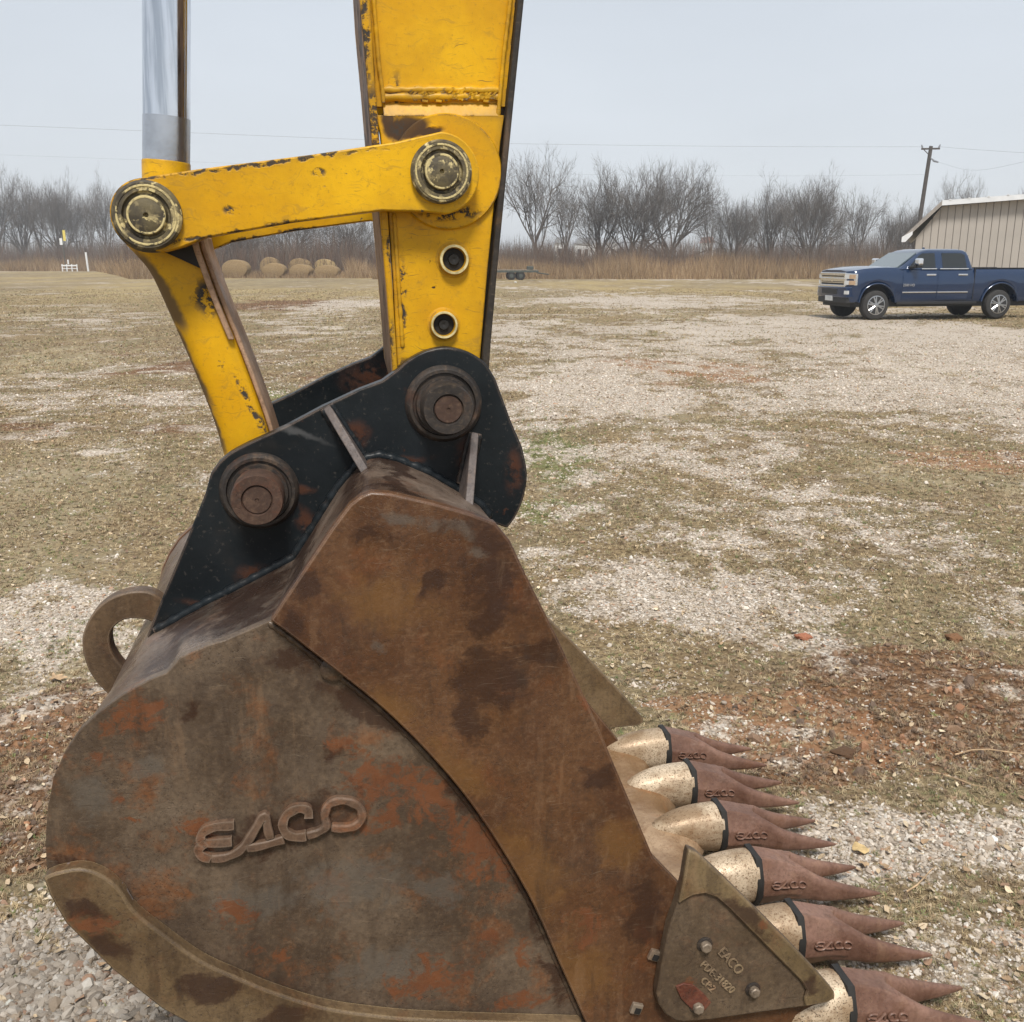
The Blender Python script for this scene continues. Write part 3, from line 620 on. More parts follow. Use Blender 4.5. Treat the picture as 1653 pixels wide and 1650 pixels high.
txt_on('EACO', q8[0], q8[1], .030, NC+.007, 'raised_lettering', m_cutter, cut)
txt_on('PDE-31820', q8[2], q8[3], .024, NC+.007, 'raised_lettering', m_cutter, cut)
txt_on('CP:2', q8[4], q8[5], .022, NC+.007, 'raised_lettering', m_cutter, cut)
m_cfar = mat_rust('far_cutter_steel', (.125, .080, .038), (.20, .140, .075), rust=(.16, .08, .035), rust_amt=.3, rough=.5, edge_col=(.5, .4, .28))
# far side cutter, the mirror image
far_c = [(p[0], p[1]) for p in UZ(c_out, NC)]
B().prism(far_c, y_(2.962), y_(2.99)).build('side_cutter', m_cfar, bucket, bevel=.004, smooth=30)
B().prism(UZ(band, NC), y_(2.988), y_(3.004)).build('cutting_edge', m_cfar, bucket, bevel=.004, smooth=30)
# square bolt heads in the cheek plate
for px, py, an in ((1056, 1541, 25), (1027, 1627, 20)):
    x, z = uz(px, py, 1.67); Mx = Matrix.Translation((x, 0, z)) @ Matrix.Rotation(R(an), 4, 'Y')
    o = B().box(-.012, .012, y_(1.664), y_(1.674), -.012, .012, Mx).build('square_bolt_head', m_bolt, bucket, bevel=.002)
    B().box(-.004, .009, y_(1.6625), y_(1.668), -.009, .004, Mx).build('recess_shade', m_dark, o)  # thin dark block painting the shade inside the square hole
# ---- cast lip
DT, NT0 = .243, 1.718
secs = []
for i in range(121):
    n = 1.70+i*(2.95-1.70)/120
    c = math.cos(2*PI*(n-NT0)/DT); w = .5+.5*c
    uf = .985+.055*w; zt = .128+.010*w
    pts = [(.60, .055), (.60, .095), (.72, .118), (.80, .128), (.86, zt+.003), (.92, zt), (uf-.05, zt-.012), (uf-.02, zt-.030), (uf, .065), (uf-.01, .035), (uf-.05, .022), (.72, .030)]
    secs.append([Vector((p[0]-U0, y_(n), p[1])) for p in pts])
B().loft(secs).build('lip', m_lip, bucket, smooth=50)
# ---- teeth: adapter, retaining ring, twin-pointed tip, raised word
def oct_sec(x, hw, zl, zh, ch=.32, tw=.5):
    h = zh-zl
    return [Vector((x, -hw, zl+h*.28)), Vector((x, -hw, zl+h*.60)), Vector((x, -hw*tw, zh)), Vector((x, hw*tw, zh)), Vector((x, hw, zl+h*.60)), Vector((x, hw, zl+h*.28)), Vector((x, hw*.6, zl)), Vector((x, -hw*.6, zl))]
def make_point_mesh():
    b = B()
    b.loft([oct_sec(.010, .060, -.080, .073, tw=.55), oct_sec(.05, .059, -.080, .062, tw=.55), oct_sec(.09, .057, -.078, .048, tw=.6), oct_sec(.115, .059, -.078, .038, tw=.75), oct_sec(.128, .060, -.078, .020, tw=.75)])
    b.loft([oct_sec(.11, .045, -.078, .0), oct_sec(.132, .045, -.08, -.04), oct_sec(.150, .042, -.084, -.075)])
    for s in (-1, 1):
        def ps(x, yc, zc, ry, rz):
            return [Vector((x, s*yc+ry*math.copysign(abs(math.cos(t))**.8, math.cos(t)), zc+rz*math.copysign(abs(math.sin(t))**.8, math.sin(t)))) for t in [2*PI*j/14 for j in range(14)]]
        b.loft([ps(.085, .029, -.020, .024, .054), ps(.115, .034, -.020, .0225, .057), ps(.140, .038, -.024, .0215, .054), ps(.165, .043, -.033, .0205, .046), ps(.19, .050, -.042, .0205, .040), ps(.22, .053, -.050, .0190, .034), ps(.26, .057, -.058, .0165, .0265), ps(.30, .060, -.065, .0135, .0195), ps(.335, .063, -.070, .0098, .013), ps(.362, .065, -.073, .006, .008), ps(.378, .066, -.075, .0025, .0035)])
    b.tube([Vector((x, y, z)) for x, y, z in [(.152, -.042, .010), (.130, -.033, .025), (.115, -.017, .030), (.109, 0, .031), (.115, .017, .030), (.130, .033, .025), (.152, .042, .010)]], [.007, .009, .010, .010, .010, .009, .007], 8)
    me = b.mesh(); o = bpy.data.objects.new('tooth_point', me); COL.objects.link(o)
    r = o.modifiers.new('r', 'REMESH'); r.mode = 'VOXEL'; r.voxel_size = .0034
    s2 = o.modifiers.new('s', 'SMOOTH'); s2.iterations = 4; s2.factor = .5
    me = bake(o); bpy.data.objects.remove(o); shade(me, 180); me.materials.clear(); me.materials.append(m_point); return me
def make_adapter_mesh():
    secs = []
    for i in range(15):
        t = i/14; x = -.215+.215*t; w = .060*(1-(1-t)**2.6)**.6+.002; zt = .012+.064*(1-(1-t)**2.4)**.75; zb = -.02-.062*t**.7
        sec = []
        for j in range(20):
            a = 2*PI*j/20; cx, sy = math.cos(a), math.sin(a)
            fx = abs(cx)**.75*(1 if cx > 0 else -1); fy = abs(sy)**.85*(1 if sy > 0 else -1)
            sec.append(Vector((x, w*fx, (zt+zb)/2+(zt-zb)/2*fy)))
        secs.append(sec)
    me = B().loft(secs).mesh(); me.materials.append(m_adapter); shade(me, 60); return me
ring_b = B(); ring_b.loft([oct_sec(-.009, .060, -.080, .073, tw=.6), oct_sec(-.007, .064, -.084, .078, tw=.6), oct_sec(.009, .0645, -.084, .078, tw=.6), oct_sec(.013, .058, -.080, .072, tw=.6)])
me_pt, me_ad, me_rg = make_point_mesh(), make_adapter_mesh(), ring_b.mesh(); me_rg.materials.append(m_rubber); shade(me_rg, 60)
_a = math.atan2(.15, .68)
def logo_small():
    b = B(); k = .100/680; c_, s_ = math.cos(-_a), math.sin(-_a)
    for st in LOGO.values():
        for q0 in st:
            q = []
            for x, y in catmull(q0, 3):
                dx, dy = (x-1030)*k, -(y-350)*k; xx = dx*c_-dy*s_; yy = (dx*s_+dy*c_)*1.25
                X = .088+xx; q.append(Vector((X, -.0605+.015*max(0, X-.03)-.0*yy, -.010+yy-.12*(X-.088))))
            b.tube(q, .0026, 6, flat=1.6)
    me = b.mesh(); me.materials.append(m_point); shade(me, 60); return me
me_lg = logo_small()
for me_, kx, ky, kz in ((me_pt, .95, .95, .92), (me_ad, 1, .96, .90), (me_rg, 1, .96, .89), (me_lg, .98, .965, .9)):
    for v_ in me_.vertices: v_.co = (v_.co.x*kx, v_.co.y*ky, v_.co.z*kz)
for i in range(6):
    n = NT0+DT*i
    t = empty('tooth', (1.079-U0, y_(n), .117)); t.parent = bucket
    t.rotation_euler = (R(rng.uniform(-1.5, 1.5)), R(rng.uniform(-.6, .6)), R(rng.uniform(-1, 1)))
    for nm, me in (('adapter', me_ad), ('retaining_ring', me_rg), ('tooth_point', me_pt), ('raised_word', me_lg)):
        link(bpy.data.objects.new(nm, me), t)

# ================================================================== GROUND
def vnoise(x, y, seed=0):
    r = np.random.default_rng(seed); T = r.random((256, 256)).astype(np.float32)
    xi = np.floor(x).astype(int); yi = np.floor(y).astype(int); fx = x-xi; fy = y-yi
    fx = fx*fx*(3-2*fx); fy = fy*fy*(3-2*fy); g = lambda a, b: T[a & 255, b & 255]
    return (g(xi, yi)*(1-fx)+g(xi+1, yi)*fx)*(1-fy)+(g(xi, yi+1)*(1-fx)+g(xi+1, yi+1)*fx)*fy
def fbm(x, y, f, o=5, seed=0, g=.55):
    s = 0; a = 1; t = 0
    for i in range(o): s = s+a*vnoise(x*f*2**i+17.3*i, y*f*2**i+5.1*i, seed+i); t += a; a *= g
    return s/t
def gb(px, py, rx, ry, w=1.):
    cx, cy = ground_at(px, py); ex = ground_at(px+rx, py)[0]-cx; ey = (ground_at(px, max(432, py-ry))[1]-ground_at(px, py+ry)[1])/2
    return cx, cy, abs(ex), abs(ey), w
GR = [gb(*q) for q in [(1450, 540, 560, 50, 1), (1050, 490, 300, 20, .9), (1450, 640, 300, 60, .75), (1150, 560, 250, 40, .7), (960, 620, 170, 60, .7), (1100, 740, 260, 70, .6), (1350, 830, 380, 90, .62), (1100, 960, 260, 55, .95),
      (1240, 1010, 120, 45, .8), (1550, 900, 200, 60, .6), (1540, 1350, 230, 62, 1.1), (1350, 1300, 90, 20, .6), (1450, 1560, 300, 120, .75), (1250, 1460, 160, 60, .8), (240, 645, 190, 22, .9), (90, 1000, 200, 75, .8), (220, 1060, 60, 60, .8), (150, 1600, 360, 140, 1.4),
      (60, 1480, 160, 50, .7), (560, 490, 60, 14, .8), (470, 520, 170, 20, .4), (880, 900, 60, 40, .6), (1300, 880, 200, 20, .5), (1180, 1560, 400, 100, .7), (1230, 1180, 60, 14, .5), (130, 730, 60, 6, .5)]]
GN = [gb(*q) for q in [(900, 730, 100, 80, 1.), (860, 830, 60, 40, .6), (90, 1030, 160, 60, .7), (200, 1080, 60, 30, .6), (1450, 1430, 180, 36, .6), (430, 640, 50, 16, 1.), (150, 780, 280, 60, .35), (1150, 1060, 220, 26, .35), (60, 860, 180, 30, .4), (75, 1575, 60, 22, 1.3), (60, 1500, 60, 16, 1.0), (180, 1610, 50, 14, .9), (120, 1540, 40, 10, .9), (1120, 780, 160, 40, .35), (60, 530, 260, 14, .3)]]
GD = [gb(*q) for q in [(1100, 590, 190, 16, 1.1), (1190, 612, 100, 10, 1.), (1600, 745, 200, 30, 1.1), (1250, 1170, 220, 45, 1.1), (1480, 1220, 200, 40, .9), (60, 1170, 130, 50, .9), (1330, 1150, 160, 20, .8), (1080, 620, 180, 12, .7), (1480, 1260, 120, 16, .6), (960, 560, 120, 10, .6), (40, 1200, 90, 30, .8), (1140, 600, 130, 13, 1.), (1050, 585, 80, 8, .6), (1560, 735, 190, 30, .9), (1220, 1140, 190, 34, 1.2), (1180, 1200, 160, 40, .9), (10, 1160, 70, 30, .8), (1000, 1000, 200, 12, .5), (1290, 1210, 90, 36, .7), (1420, 1250, 60, 14, .5), (880, 785, 60, 20, .4), (60, 1120, 60, 16, .4)]]
GB = [gb(*q) for q in [(1530, 1140, 300, 120, 1.45), (1200, 1130, 150, 40, .8), (1650, 1230, 160, 80, 1.2), (260, 830, 240, 40, .7), (130, 560, 300, 30, .6), (1340, 1240, 170, 44, 1.2), (1600, 1260, 120, 40, .9), (70, 1230, 190, 160, 1.6), (50, 1380, 130, 46, 1.), (330, 850, 150, 60, .5), (300, 590, 260, 40, .5), (120, 690, 260, 26, .6), (500, 600, 200, 40, .5), (450, 490, 160, 12, .8), (1200, 720, 120, 20, .3), (1440, 1450, 110, 20, .6), (200, 1130, 80, 40, .8)]]
def field(L, x, y):
    s = np.zeros_like(x)
    for cx, cy, rx, ry, w in L: s = np.maximum(s, w*np.exp(-(((x-cx)/rx)**2+((y-cy)/ry)**2)*.9))
    return s
def ss(v, a, b): t = np.clip((v-a)/(b-a), 0, 1); return t*t*(3-2*t)
def masks(x, y):
    sc = 1/np.maximum(1., y/6)
    n1 = fbm(x, y, .9, 6, 1)-.5; n2 = fbm(x, y, .23, 5, 9)-.5; n3 = fbm(x, y, 3.1, 4, 21)-.5; n4 = fbm(x, y*.55, .06, 4, 31)-.5
    n5 = (fbm(x, y, 9., 3, 61)-.5)*np.clip(1.6-y/12, 0, 1)
    n6 = (fbm(x*.6, y, 22., 2, 67)-.5)*np.clip(1.4-y/6, 0, 1)
    nn = n1*1.0+n2*1.2*(y > 4)+n3*1.3+n5*1.3+n6*.8+n4*1.2*(y > 12)
    g = ss(field(GR, x, y)*.95+nn*.95+.17, -.02, 1.12); gn = ss(field(GN, x, y)+(n1+n3)*.9+n2*.5+n5*.4, .38, .95)
    d = ss(field(GD, x, y)+nn*.5, .3, .9); b = ss(field(GB, x, y)+(n2+n1)*.9+n5*.5, .3, .9)
    return g, gn, d, b
def gheight(x, y):
    near = np.clip(1-(np.hypot(x-.4, y-2.6)-2)/3, 0, 1)
    h = (fbm(x, y, .5, 3, 41)-.5)*.10*(1-near)+(fbm(x, y, 2.5, 4, 43)-.5)*.028+(fbm(x, y, 9, 3, 47)-.5)*.016
    g, gn, d, b = masks(x, y)
    h += (b*.7+d*.4)*(fbm(x, y, 7, 4, 55)-.42)*.07*(y < 12)
    rz_ = field([gb(1200, 1150, 190, 50, 1.), gb(1420, 1180, 160, 50, .8)], x, y); h += rz_*np.sin((x*.75+y*.66)*42+2*fbm(x, y, 3, 2, 58)*3)*.011*(y < 8)
    return h-.006
ys = np.concatenate([np.linspace(-30, .8, 30), .9*np.exp(np.linspace(0, math.log(1300/.9), 640))])
xs = np.concatenate([[-1200, -700, -420], .55*np.sinh(np.linspace(-6.6, 6.6, 460)), [420, 700, 1200]])
X, Y = np.meshgrid(xs, ys); nx = len(xs); ny = len(ys); X = X.ravel(); Y = Y.ravel()
mk = masks(X, Y); Zg = gheight(X, Y)
idx = np.arange(nx*ny).reshape(ny, nx); Q = np.stack([idx[:-1, :-1], idx[:-1, 1:], idx[1:, 1:], idx[1:, :-1]], -1).reshape(-1, 4)
me = npmesh('ground', np.stack([X, Y, Zg], 1), Q, np.stack(mk, 1))
m = M('ground_mix'); v = m.co()
at = m.n('ShaderNodeVertexColor', layer_name='col'); sp = m.n('ShaderNodeSeparateColor'); m.set(sp.inputs[0], at.outputs[0]); aG, aN, aD, aB = sp.outputs[0], sp.outputs[1], sp.outputs[2], at.outputs[1]
fn = m.noise(38, 6, .72, v); fn2 = m.noise(5, 6, .7, v); fn3 = m.noise(.8, 6, .65, v)
st1 = m.noise(7, 6, .72, m.map(v, sc=(1, 3, 1))); big = m.noise(.07, 5, .6, m.map(v, sc=(1, .45, 1)))
fth = m.ma('SUBTRACT', m.ma('ADD', m.ma('MULTIPLY', fn, .9), m.ma('MULTIPLY', fn2, .6)), .75)
mid1 = m.noise(1.3, 7, .72, m.map(v, sc=(1, .6, 1))); mid2 = m.noise(.28, 7, .7, m.map(v, sc=(1, .35, 1)))
fth = m.ma('ADD', fth, m.ma('MULTIPLY', m.ma('SUBTRACT', m.ma('ADD', mid1, mid2), 1.), .9))
def rag(a, k=1.1, lo=.42, hi=.6): return m.mr(m.ma('ADD', a, m.ma('MULTIPLY', fth, k)), lo, hi)
thatch = m.mix(m.mr(fn, .34, .66), (.08, .052, .028), (.34, .25, .135))
thatch = m.mix(m.ma('MULTIPLY', m.mr(st1, .5, .66), .5), thatch, (.38, .30, .18))
thatch = m.mix(m.ma('MULTIPLY', m.mr(fn3, .42, .62), .5), thatch, (.17, .155, .09))
thatch = m.mix(m.ma('MULTIPLY', m.mr(fn2, .56, .66), .35), thatch, (.30, .29, .25))
sy = m.n('ShaderNodeSeparateXYZ'); m.set(sy.inputs[0], v)
fary = m.mr(m.ma('ADD', sy.outputs[1], m.ma('MULTIPLY', big, 30)), 38, 66)
straw = m.mix(m.mr(st1, .3, .7), (.25, .185, .085), (.40, .31, .155)); straw = m.mix(m.mr(big, .42, .6), straw, (.24, .19, .11))
lo_ = m.mr(mid2, .40, .62); straw = m.mix(m.ma('MULTIPLY', lo_, .65), straw, (.17, .125, .075)); straw = m.mix(m.ma('MULTIPLY', m.mr(mid1, .5, .66), .6), straw, (.42, .345, .21))
thatch = m.mix(m.ma('MULTIPLY', m.mr(mid1, .46, .60), .55), thatch, (.155, .105, .062)); thatch = m.mix(m.ma('MULTIPLY', m.mr(mid2, .52, .64), .45), thatch, (.42, .36, .24))
c = m.mix(m.ma('MULTIPLY', fary, m.ma('SUBTRACT', 1., m.ma('MULTIPLY', aG, .5))), thatch, straw)
c = m.mix(rag(aB), c, m.mix(m.mr(fn, .35, .65), (.075, .038, .019), (.24, .135, .07)))
c = m.mix(m.ma('MULTIPLY', rag(aN), .8), c, m.mix(m.mr(fn, .35, .65), (.07, .075, .025), (.20, .205, .08)))
c = m.mix(m.ma('MULTIPLY', rag(aD, .9), .8), c, m.mix(m.mr(fn, .3, .7), (.19, .090, .042), (.36, .205, .115)))
vc = m.vor(46, v, o='Color'); vd = m.vor(46, v); vsep = m.n('ShaderNodeSeparateColor'); m.set(vsep.inputs[0], vc)
grv = m.mix(vsep.outputs[0], (.32, .26, .20), (.68, .59, .49)); grv = m.mix(m.ma('MULTIPLY', m.mr(vsep.outputs[1], .82, .9), 1.), grv, (.64, .62, .58))
grv = m.mix(m.mr(vd, .45, .75), grv, (.10, .08, .06)); grv = m.mix(.35, grv, m.mix(fn2, (.40, .325, .25), (.60, .52, .43)))
grv = m.mix(m.ma('MULTIPLY', m.mr(mid1, .52, .66), .5), grv, (.23, .17, .11)); grv = m.mix(m.ma('MULTIPLY', m.mr(mid2, .5, .64), .35), grv, (.56, .49, .41))
c = m.mix(rag(aG, 1.5, .26, .80), c, grv)
h = m.ma('ADD', m.ma('MULTIPLY', fn, .8), m.ma('MULTIPLY', m.ma('SUBTRACT', 1., vd), m.ma('MULTIPLY', aG, .6)))
m_ground = m.fin(c, .92, 0., m.bump(h, .8, .02), spec=.15)
mobj('ground', me, m_ground, kind='structure', smooth=True)

# ---- scattered stuff: stones, dirt crumbs and grass, as instances
def inst_mat(name, rough=.85, var=.25, trans=False):
    m = M(name); a = m.n('ShaderNodeAttribute', attribute_type='INSTANCER', attribute_name='icol')
    nz = m.noise(60, 4, .65, m.co('Object'))
    c = m.mix(m.mr(nz, .35, .65), m.mix(var, a.outputs[0], (0, 0, 0)), m.mix(var*.6, a.outputs[0], (.8, .75, .68)))
    return m.fin(c, rough, 0., m.bump(nz, .4, .004), spec=.25)
m_stone = inst_mat('gravel_stone'); m_blade = inst_mat('grass_blade', .8, .2)
def scatter(name, protos, P, rot, scl, idx, col, label):
    cl = bpy.data.collections.new(name+'_parts')
    for i, pm in enumerate(protos):
        o = bpy.data.objects.new('%s_piece_%02d' % (name, i), pm); cl.objects.link(o)
    me = bpy.data.meshes.new(name); me.vertices.add(len(P)); me.vertices.foreach_set('co', np.asarray(P, np.float32).ravel())
    for nm, ty, ar, key in (('irot', 'FLOAT_VECTOR', rot, 'vector'), ('iscl', 'FLOAT_VECTOR', scl, 'vector'), ('icol', 'FLOAT_COLOR', col, 'color')):
        a = me.attributes.new(nm, ty, 'POINT'); a.data.foreach_set(key, np.asarray(ar, np.float32).ravel())
    a = me.attributes.new('iidx', 'INT', 'POINT'); a.data.foreach_set('value', np.asarray(idx, np.int32))
    o = mobj(name, me, None, kind='stuff', label=label)
    g = bpy.data.node_groups.new(name+'_scatter', 'GeometryNodeTree')
    g.interface.new_socket('Geometry', in_out='INPUT', socket_type='NodeSocketGeometry'); g.interface.new_socket('Geometry', in_out='OUTPUT', socket_type='NodeSocketGeometry')
    gi = g.nodes.new('NodeGroupInput'); go = g.nodes.new('NodeGroupOutput'); ip = g.nodes.new('GeometryNodeInstanceOnPoints'); ci = g.nodes.new('GeometryNodeCollectionInfo')
    ci.inputs['Collection'].default_value = cl; ci.inputs['Separate Children'].default_value = True; ci.inputs['Reset Children'].default_value = True
    def na(nm, ty):
        q = g.nodes.new('GeometryNodeInputNamedAttribute'); q.data_type = ty; q.inputs['Name'].default_value = nm; return q.outputs['Attribute']
    L = g.links.new; L(gi.outputs[0], ip.inputs['Points']); L(ci.outputs[0], ip.inputs['Instance']); ip.inputs['Pick Instance'].default_value = True
    L(na('iidx', 'INT'), ip.inputs['Instance Index']); L(na('iscl', 'FLOAT_VECTOR'), ip.inputs['Scale'])
    er = g.nodes.new('FunctionNodeEulerToRotation'); L(na('irot', 'FLOAT_VECTOR'), er.inputs[0]); L(er.outputs[0], ip.inputs['Rotation'])
    L(ip.outputs[0], go.inputs[0]); md = o.modifiers.new('scatter', 'NODES'); md.node_group = g
    return o
def stone_mesh(seed):
    r = random.Random(seed); bm = bmesh.new(); bmesh.ops.create_icosphere(bm, subdivisions=1, radius=1)
    ax = Vector((1, r.uniform(.65, .95), r.uniform(.45, .75)))
    for v_ in bm.verts: v_.co = Vector((v_.co.x*ax.x, v_.co.y*ax.y, v_.co.z*ax.z))*r.uniform(.72, 1.18)
    me = bpy.data.meshes.new('stone'); bm.to_mesh(me); bm.free(); me.materials.append(m_stone); return me
def tuft_mesh(seed, nb, flat, h=1., w=.05):
    r = random.Random(seed); v = []; f = []
    for i in range(nb):
        a = r.uniform(0, 2*PI); R0 = r.uniform(0, .45); bx_, by_ = R0*math.cos(a*1.7), R0*math.sin(a*1.7); L = h*r.uniform(.5, 1.15); lean = r.uniform(.3, 1)*flat
        dx, dy = math.cos(a), math.sin(a); px_, py_ = -dy*w, dx*w; p = Vector((bx_, by_, 0)); o = len(v)
        for t, wd in ((0, 1), (.5, .8), (1, .06)):
            hz = L*(math.sin(t*PI/2*(1-lean*.45))*(1-.55*lean)); hr = L*lean*(t**1.5)
            c = p+Vector((dx*hr, dy*hr, hz)); v += [(c.x+px_*wd, c.y+py_*wd, c.z), (c.x-px_*wd, c.y-py_*wd, c.z)]
        f += [(o, o+1, o+3, o+2), (o+2, o+3, o+5, o+4)]
    me = pyd(v, f, 'tuft'); me.materials.append(m_blade); return me
def cand(n, y0, y1):
    y = y0*np.exp(rng.random(n)*math.log(y1/y0)); x = (rng.random(n)*2-1)*(.62*y+.8); return x, y
def pick(cols, p, n, var=.15):
    c = np.array(cols)[rng.choice(len(cols), n, p=np.array(p)/sum(p))]*(1+rng.normal(0, var, (n, 1)))
    return np.concatenate([np.clip(c, .01, .85), np.ones((n, 1))], 1)
x, y = cand(620000, 1.25, 22.); g, gn, d, b = masks(x, y); k = rng.random(len(x)) < np.clip(g*1.15-.10-.5*b, 0, 1)*.93+.05+.10*d
x, y, g, b = x[k], y[k], g[k], b[k]; k = rng.random(len(x)) < np.where(np.hypot(x, y) < 3.2, .75, 1.); x, y, g, b = x[k], y[k], g[k], b[k]; n = len(x)
bigb = field([gb(150, 1620, 420, 180, 1.), gb(1540, 1360, 250, 70, .35)], x, y)
s = np.clip(np.exp(rng.normal(math.log(.0046), .42, n)), .0022, .014)*(1+1.1*bigb)*np.clip(.85+.09*(y-1.6), .85, 2.0)
z = gheight(x, y)+s*.15
scatter('gravel', [stone_mesh(i) for i in range(10)], np.stack([x, y, z], 1), rng.random((n, 3))*[.7, .7, 6.28], np.repeat(s[:, None], 3, 1)*rng.uniform(.8, 1.25, (n, 3))*[1.15, 1, .8],
        rng.integers(0, 10, n), np.stack([1-.42*np.clip(field([gb(150, 1620, 420, 180, 1.)], x, y)*1.3, 0, 1)]*3+[np.ones(n)], 1)*pick([(.50, .425, .345), (.37, .305, .24), (.62, .545, .46), (.70, .645, .57), (.40, .305, .215), (.40, .23, .14)], [.32, .19, .25, .10, .09, .05], n), 'loose pale crushed stone spread over the yard')
# dirt crumbs
x, y = cand(70000, 1.3, 9.); g, gn, d, b = masks(x, y); k = rng.random(len(x)) < np.clip(b+d*.8-.2, 0, 1)*.8; x, y, d = x[k], y[k], d[k]; n = len(x)
s = np.clip(np.exp(rng.normal(math.log(.0065), .55, n)), .003, .035)
cl = pick([(.16, .088, .045), (.23, .125, .06), (.10, .055, .03), (.33, .15, .065)], [.35, .3, .2, .15], n)
scatter('dirt_crumbs', [stone_mesh(40+i) for i in range(6)], np.stack([x, y, gheight(x, y)+s*.2], 1), rng.random((n, 3))*6.28, np.repeat(s[:, None], 3, 1), rng.integers(0, 6, n), cl, 'crumbs of brown and red soil turned up by the digging')
# grass: flat dead thatch and short upright blades
x, y = cand(330000, 1.25, 60.); g, gn, d, b = masks(x, y); pth = fbm(x, y, .5, 5, 77)
k = rng.random(len(x)) < np.clip(1.05-g*.80-.35*d, .08, 1)*.85*np.clip(.4+1.2*ss(pth, .3, .6), 0, 1); x, y, g, gn, d, b = x[k], y[k], g[k], gn[k], d[k], b[k]; n = len(x)
s = rng.uniform(.014, .034, n)*np.clip(.8+.085*(y-2), .8, 3.2)*(1-.35*g)
straw_c = pick([(.43, .325, .175), (.32, .225, .12), (.56, .45, .28), (.20, .13, .07), (.25, .225, .10)], [.3, .25, .18, .15, .12], n, .18)
green_c = pick([(.20, .235, .065), (.28, .30, .11), (.14, .18, .045)], [.4, .35, .25], n, .15); brown_c = pick([(.25, .155, .085), (.38, .26, .15), (.14, .085, .045)], [.4, .3, .3], n, .15)
cl = np.where((rng.random(n) < gn*.7+.05)[:, None], green_c, straw_c); cl = np.where((rng.random(n) < b*.75)[:, None], brown_c, cl)
isup = rng.random(n) < .3+.3*gn; ix = np.where(isup, rng.integers(6, 11, n), rng.integers(0, 6, n))
scatter('grass', [tuft_mesh(i, 13, 1.25, 1., .045) for i in range(6)]+[tuft_mesh(20+i, 11, .7, 1.05, .045) for i in range(5)], np.stack([x, y, gheight(x, y)+.001], 1),
        np.stack([rng.normal(0, .12, n), rng.normal(0, .12, n), rng.random(n)*6.28], 1), np.stack([s, s, s*rng.uniform(.45, .95, n)], 1), ix, cl, 'short dead winter grass with a few green blades')

# leaf litter: small curled leaves and chaff
def leaf_mesh(seed):
    r = random.Random(seed); n = 9; v = [(0, 0, .05)]+[(math.cos(2*PI*i/n)*r.uniform(.6, 1.1), math.sin(2*PI*i/n)*r.uniform(.35, .6), r.uniform(0, .35)) for i in range(n)]
    me = pyd(v, [(0, 1+i, 1+(i+1) % n) for i in range(n)], 'leaf'); me.materials.append(m_blade); return me
x, y = cand(5200, 1.4, 16.); n = len(x); s = rng.uniform(.006, .017, n)*np.clip(.9+.05*y, 1, 1.7)
scatter('leaf_litter', [leaf_mesh(i) for i in range(5)], np.stack([x, y, gheight(x, y)+.012], 1), np.stack([rng.normal(0, .35, n), rng.normal(0, .35, n), rng.random(n)*6.28], 1), np.repeat(s[:, None], 3, 1),
        rng.integers(0, 5, n), pick([(.50, .38, .24), (.62, .50, .34), (.34, .22, .12), (.24, .14, .08)], [.35, .2, .25, .2], n), 'small dead leaves and chaff blown over the grass')

# ================================================================== BACKGROUND VEGETATION
def stems_mesh(name, x, y, hgt, wid, cols, twigs=0, lean=.12, z0=-.05, tw_len=.35, tw_w=.5, curve=0.):
    """thin upright tapering stems with side twigs, one triangle each"""
    n = len(x); V = []; C = []
    la = rng.normal(0, lean, n)*hgt; lb = rng.normal(0, lean, n)*hgt; an = rng.random(n)*PI; wx, wy = np.cos(an)*wid, np.sin(an)*wid*.4
    wx = np.where(np.abs(wx) < wid*.5, wid*.5, wx)
    base = np.stack([x, y, np.full(n, z0)], 1); tip = base+np.stack([la, lb, hgt], 1); w = np.stack([wx, wy, 0*wx], 1)
    V.append(np.stack([base-w/2, base+w/2, tip], 1)); C.append(np.repeat(cols[:, None, :], 3, 1))
    for j in range(twigs):
        t = rng.uniform(.25, .95, n)[:, None]; p = base*(1-t)+tip*t; a = rng.random(n)*2*PI; L = hgt*tw_len*rng.uniform(.4, 1.1, n)*(1.15-t[:, 0])
        dv = np.stack([np.cos(a)*L*.7, np.sin(a)*L*.7, L*rng.uniform(.5, 1.1, n)], 1); ww = w*tw_w*(1.1-t)
        V.append(np.stack([p-ww/2, p+ww/2, p+dv], 1)); C.append(np.repeat(cols[:, None, :], 3, 1))
    V = np.concatenate(V).reshape(-1, 3); C = np.concatenate(C).reshape(-1, 4)
    return npmesh(name, V, np.arange(len(V)).reshape(-1, 3), C)
m = M('dry_stems'); a = m.n('ShaderNodeVertexColor', layer_name='col'); m_stem = m.fin(a.outputs[0], .9, spec=.1)
def edge_d(px): return np.where(px < 150, 150., np.where(px < 205, 150-(px-150)/55*60, np.where((px > 340) & (px < 600), 94.5, 90.)))
def band(n, d0, d1, p0=-260, p1=1950, gam=1.):
    px = rng.uniform(p0, p1, n); D = edge_d(px)+d0+(d1-d0)*rng.random(n)**gam; return (px-826)/1587*D*.97, D, px
def stuff(name, me, label): return mobj(name, me, m_stem, kind='stuff', label=label)
x, y, px = band(60000, 0, 16, gam=1.3); hh = rng.uniform(.7, 2.0, len(x))*(.55+.9*fbm(x, y*0+3, .16, 4, 91)); hh = np.where((px > 345) & (px < 560) & (y < 113), hh*.36, hh); hh = hh*(.5+1.0*fbm(x, y*.1, .35, 3, 92)); sc_ = y/100
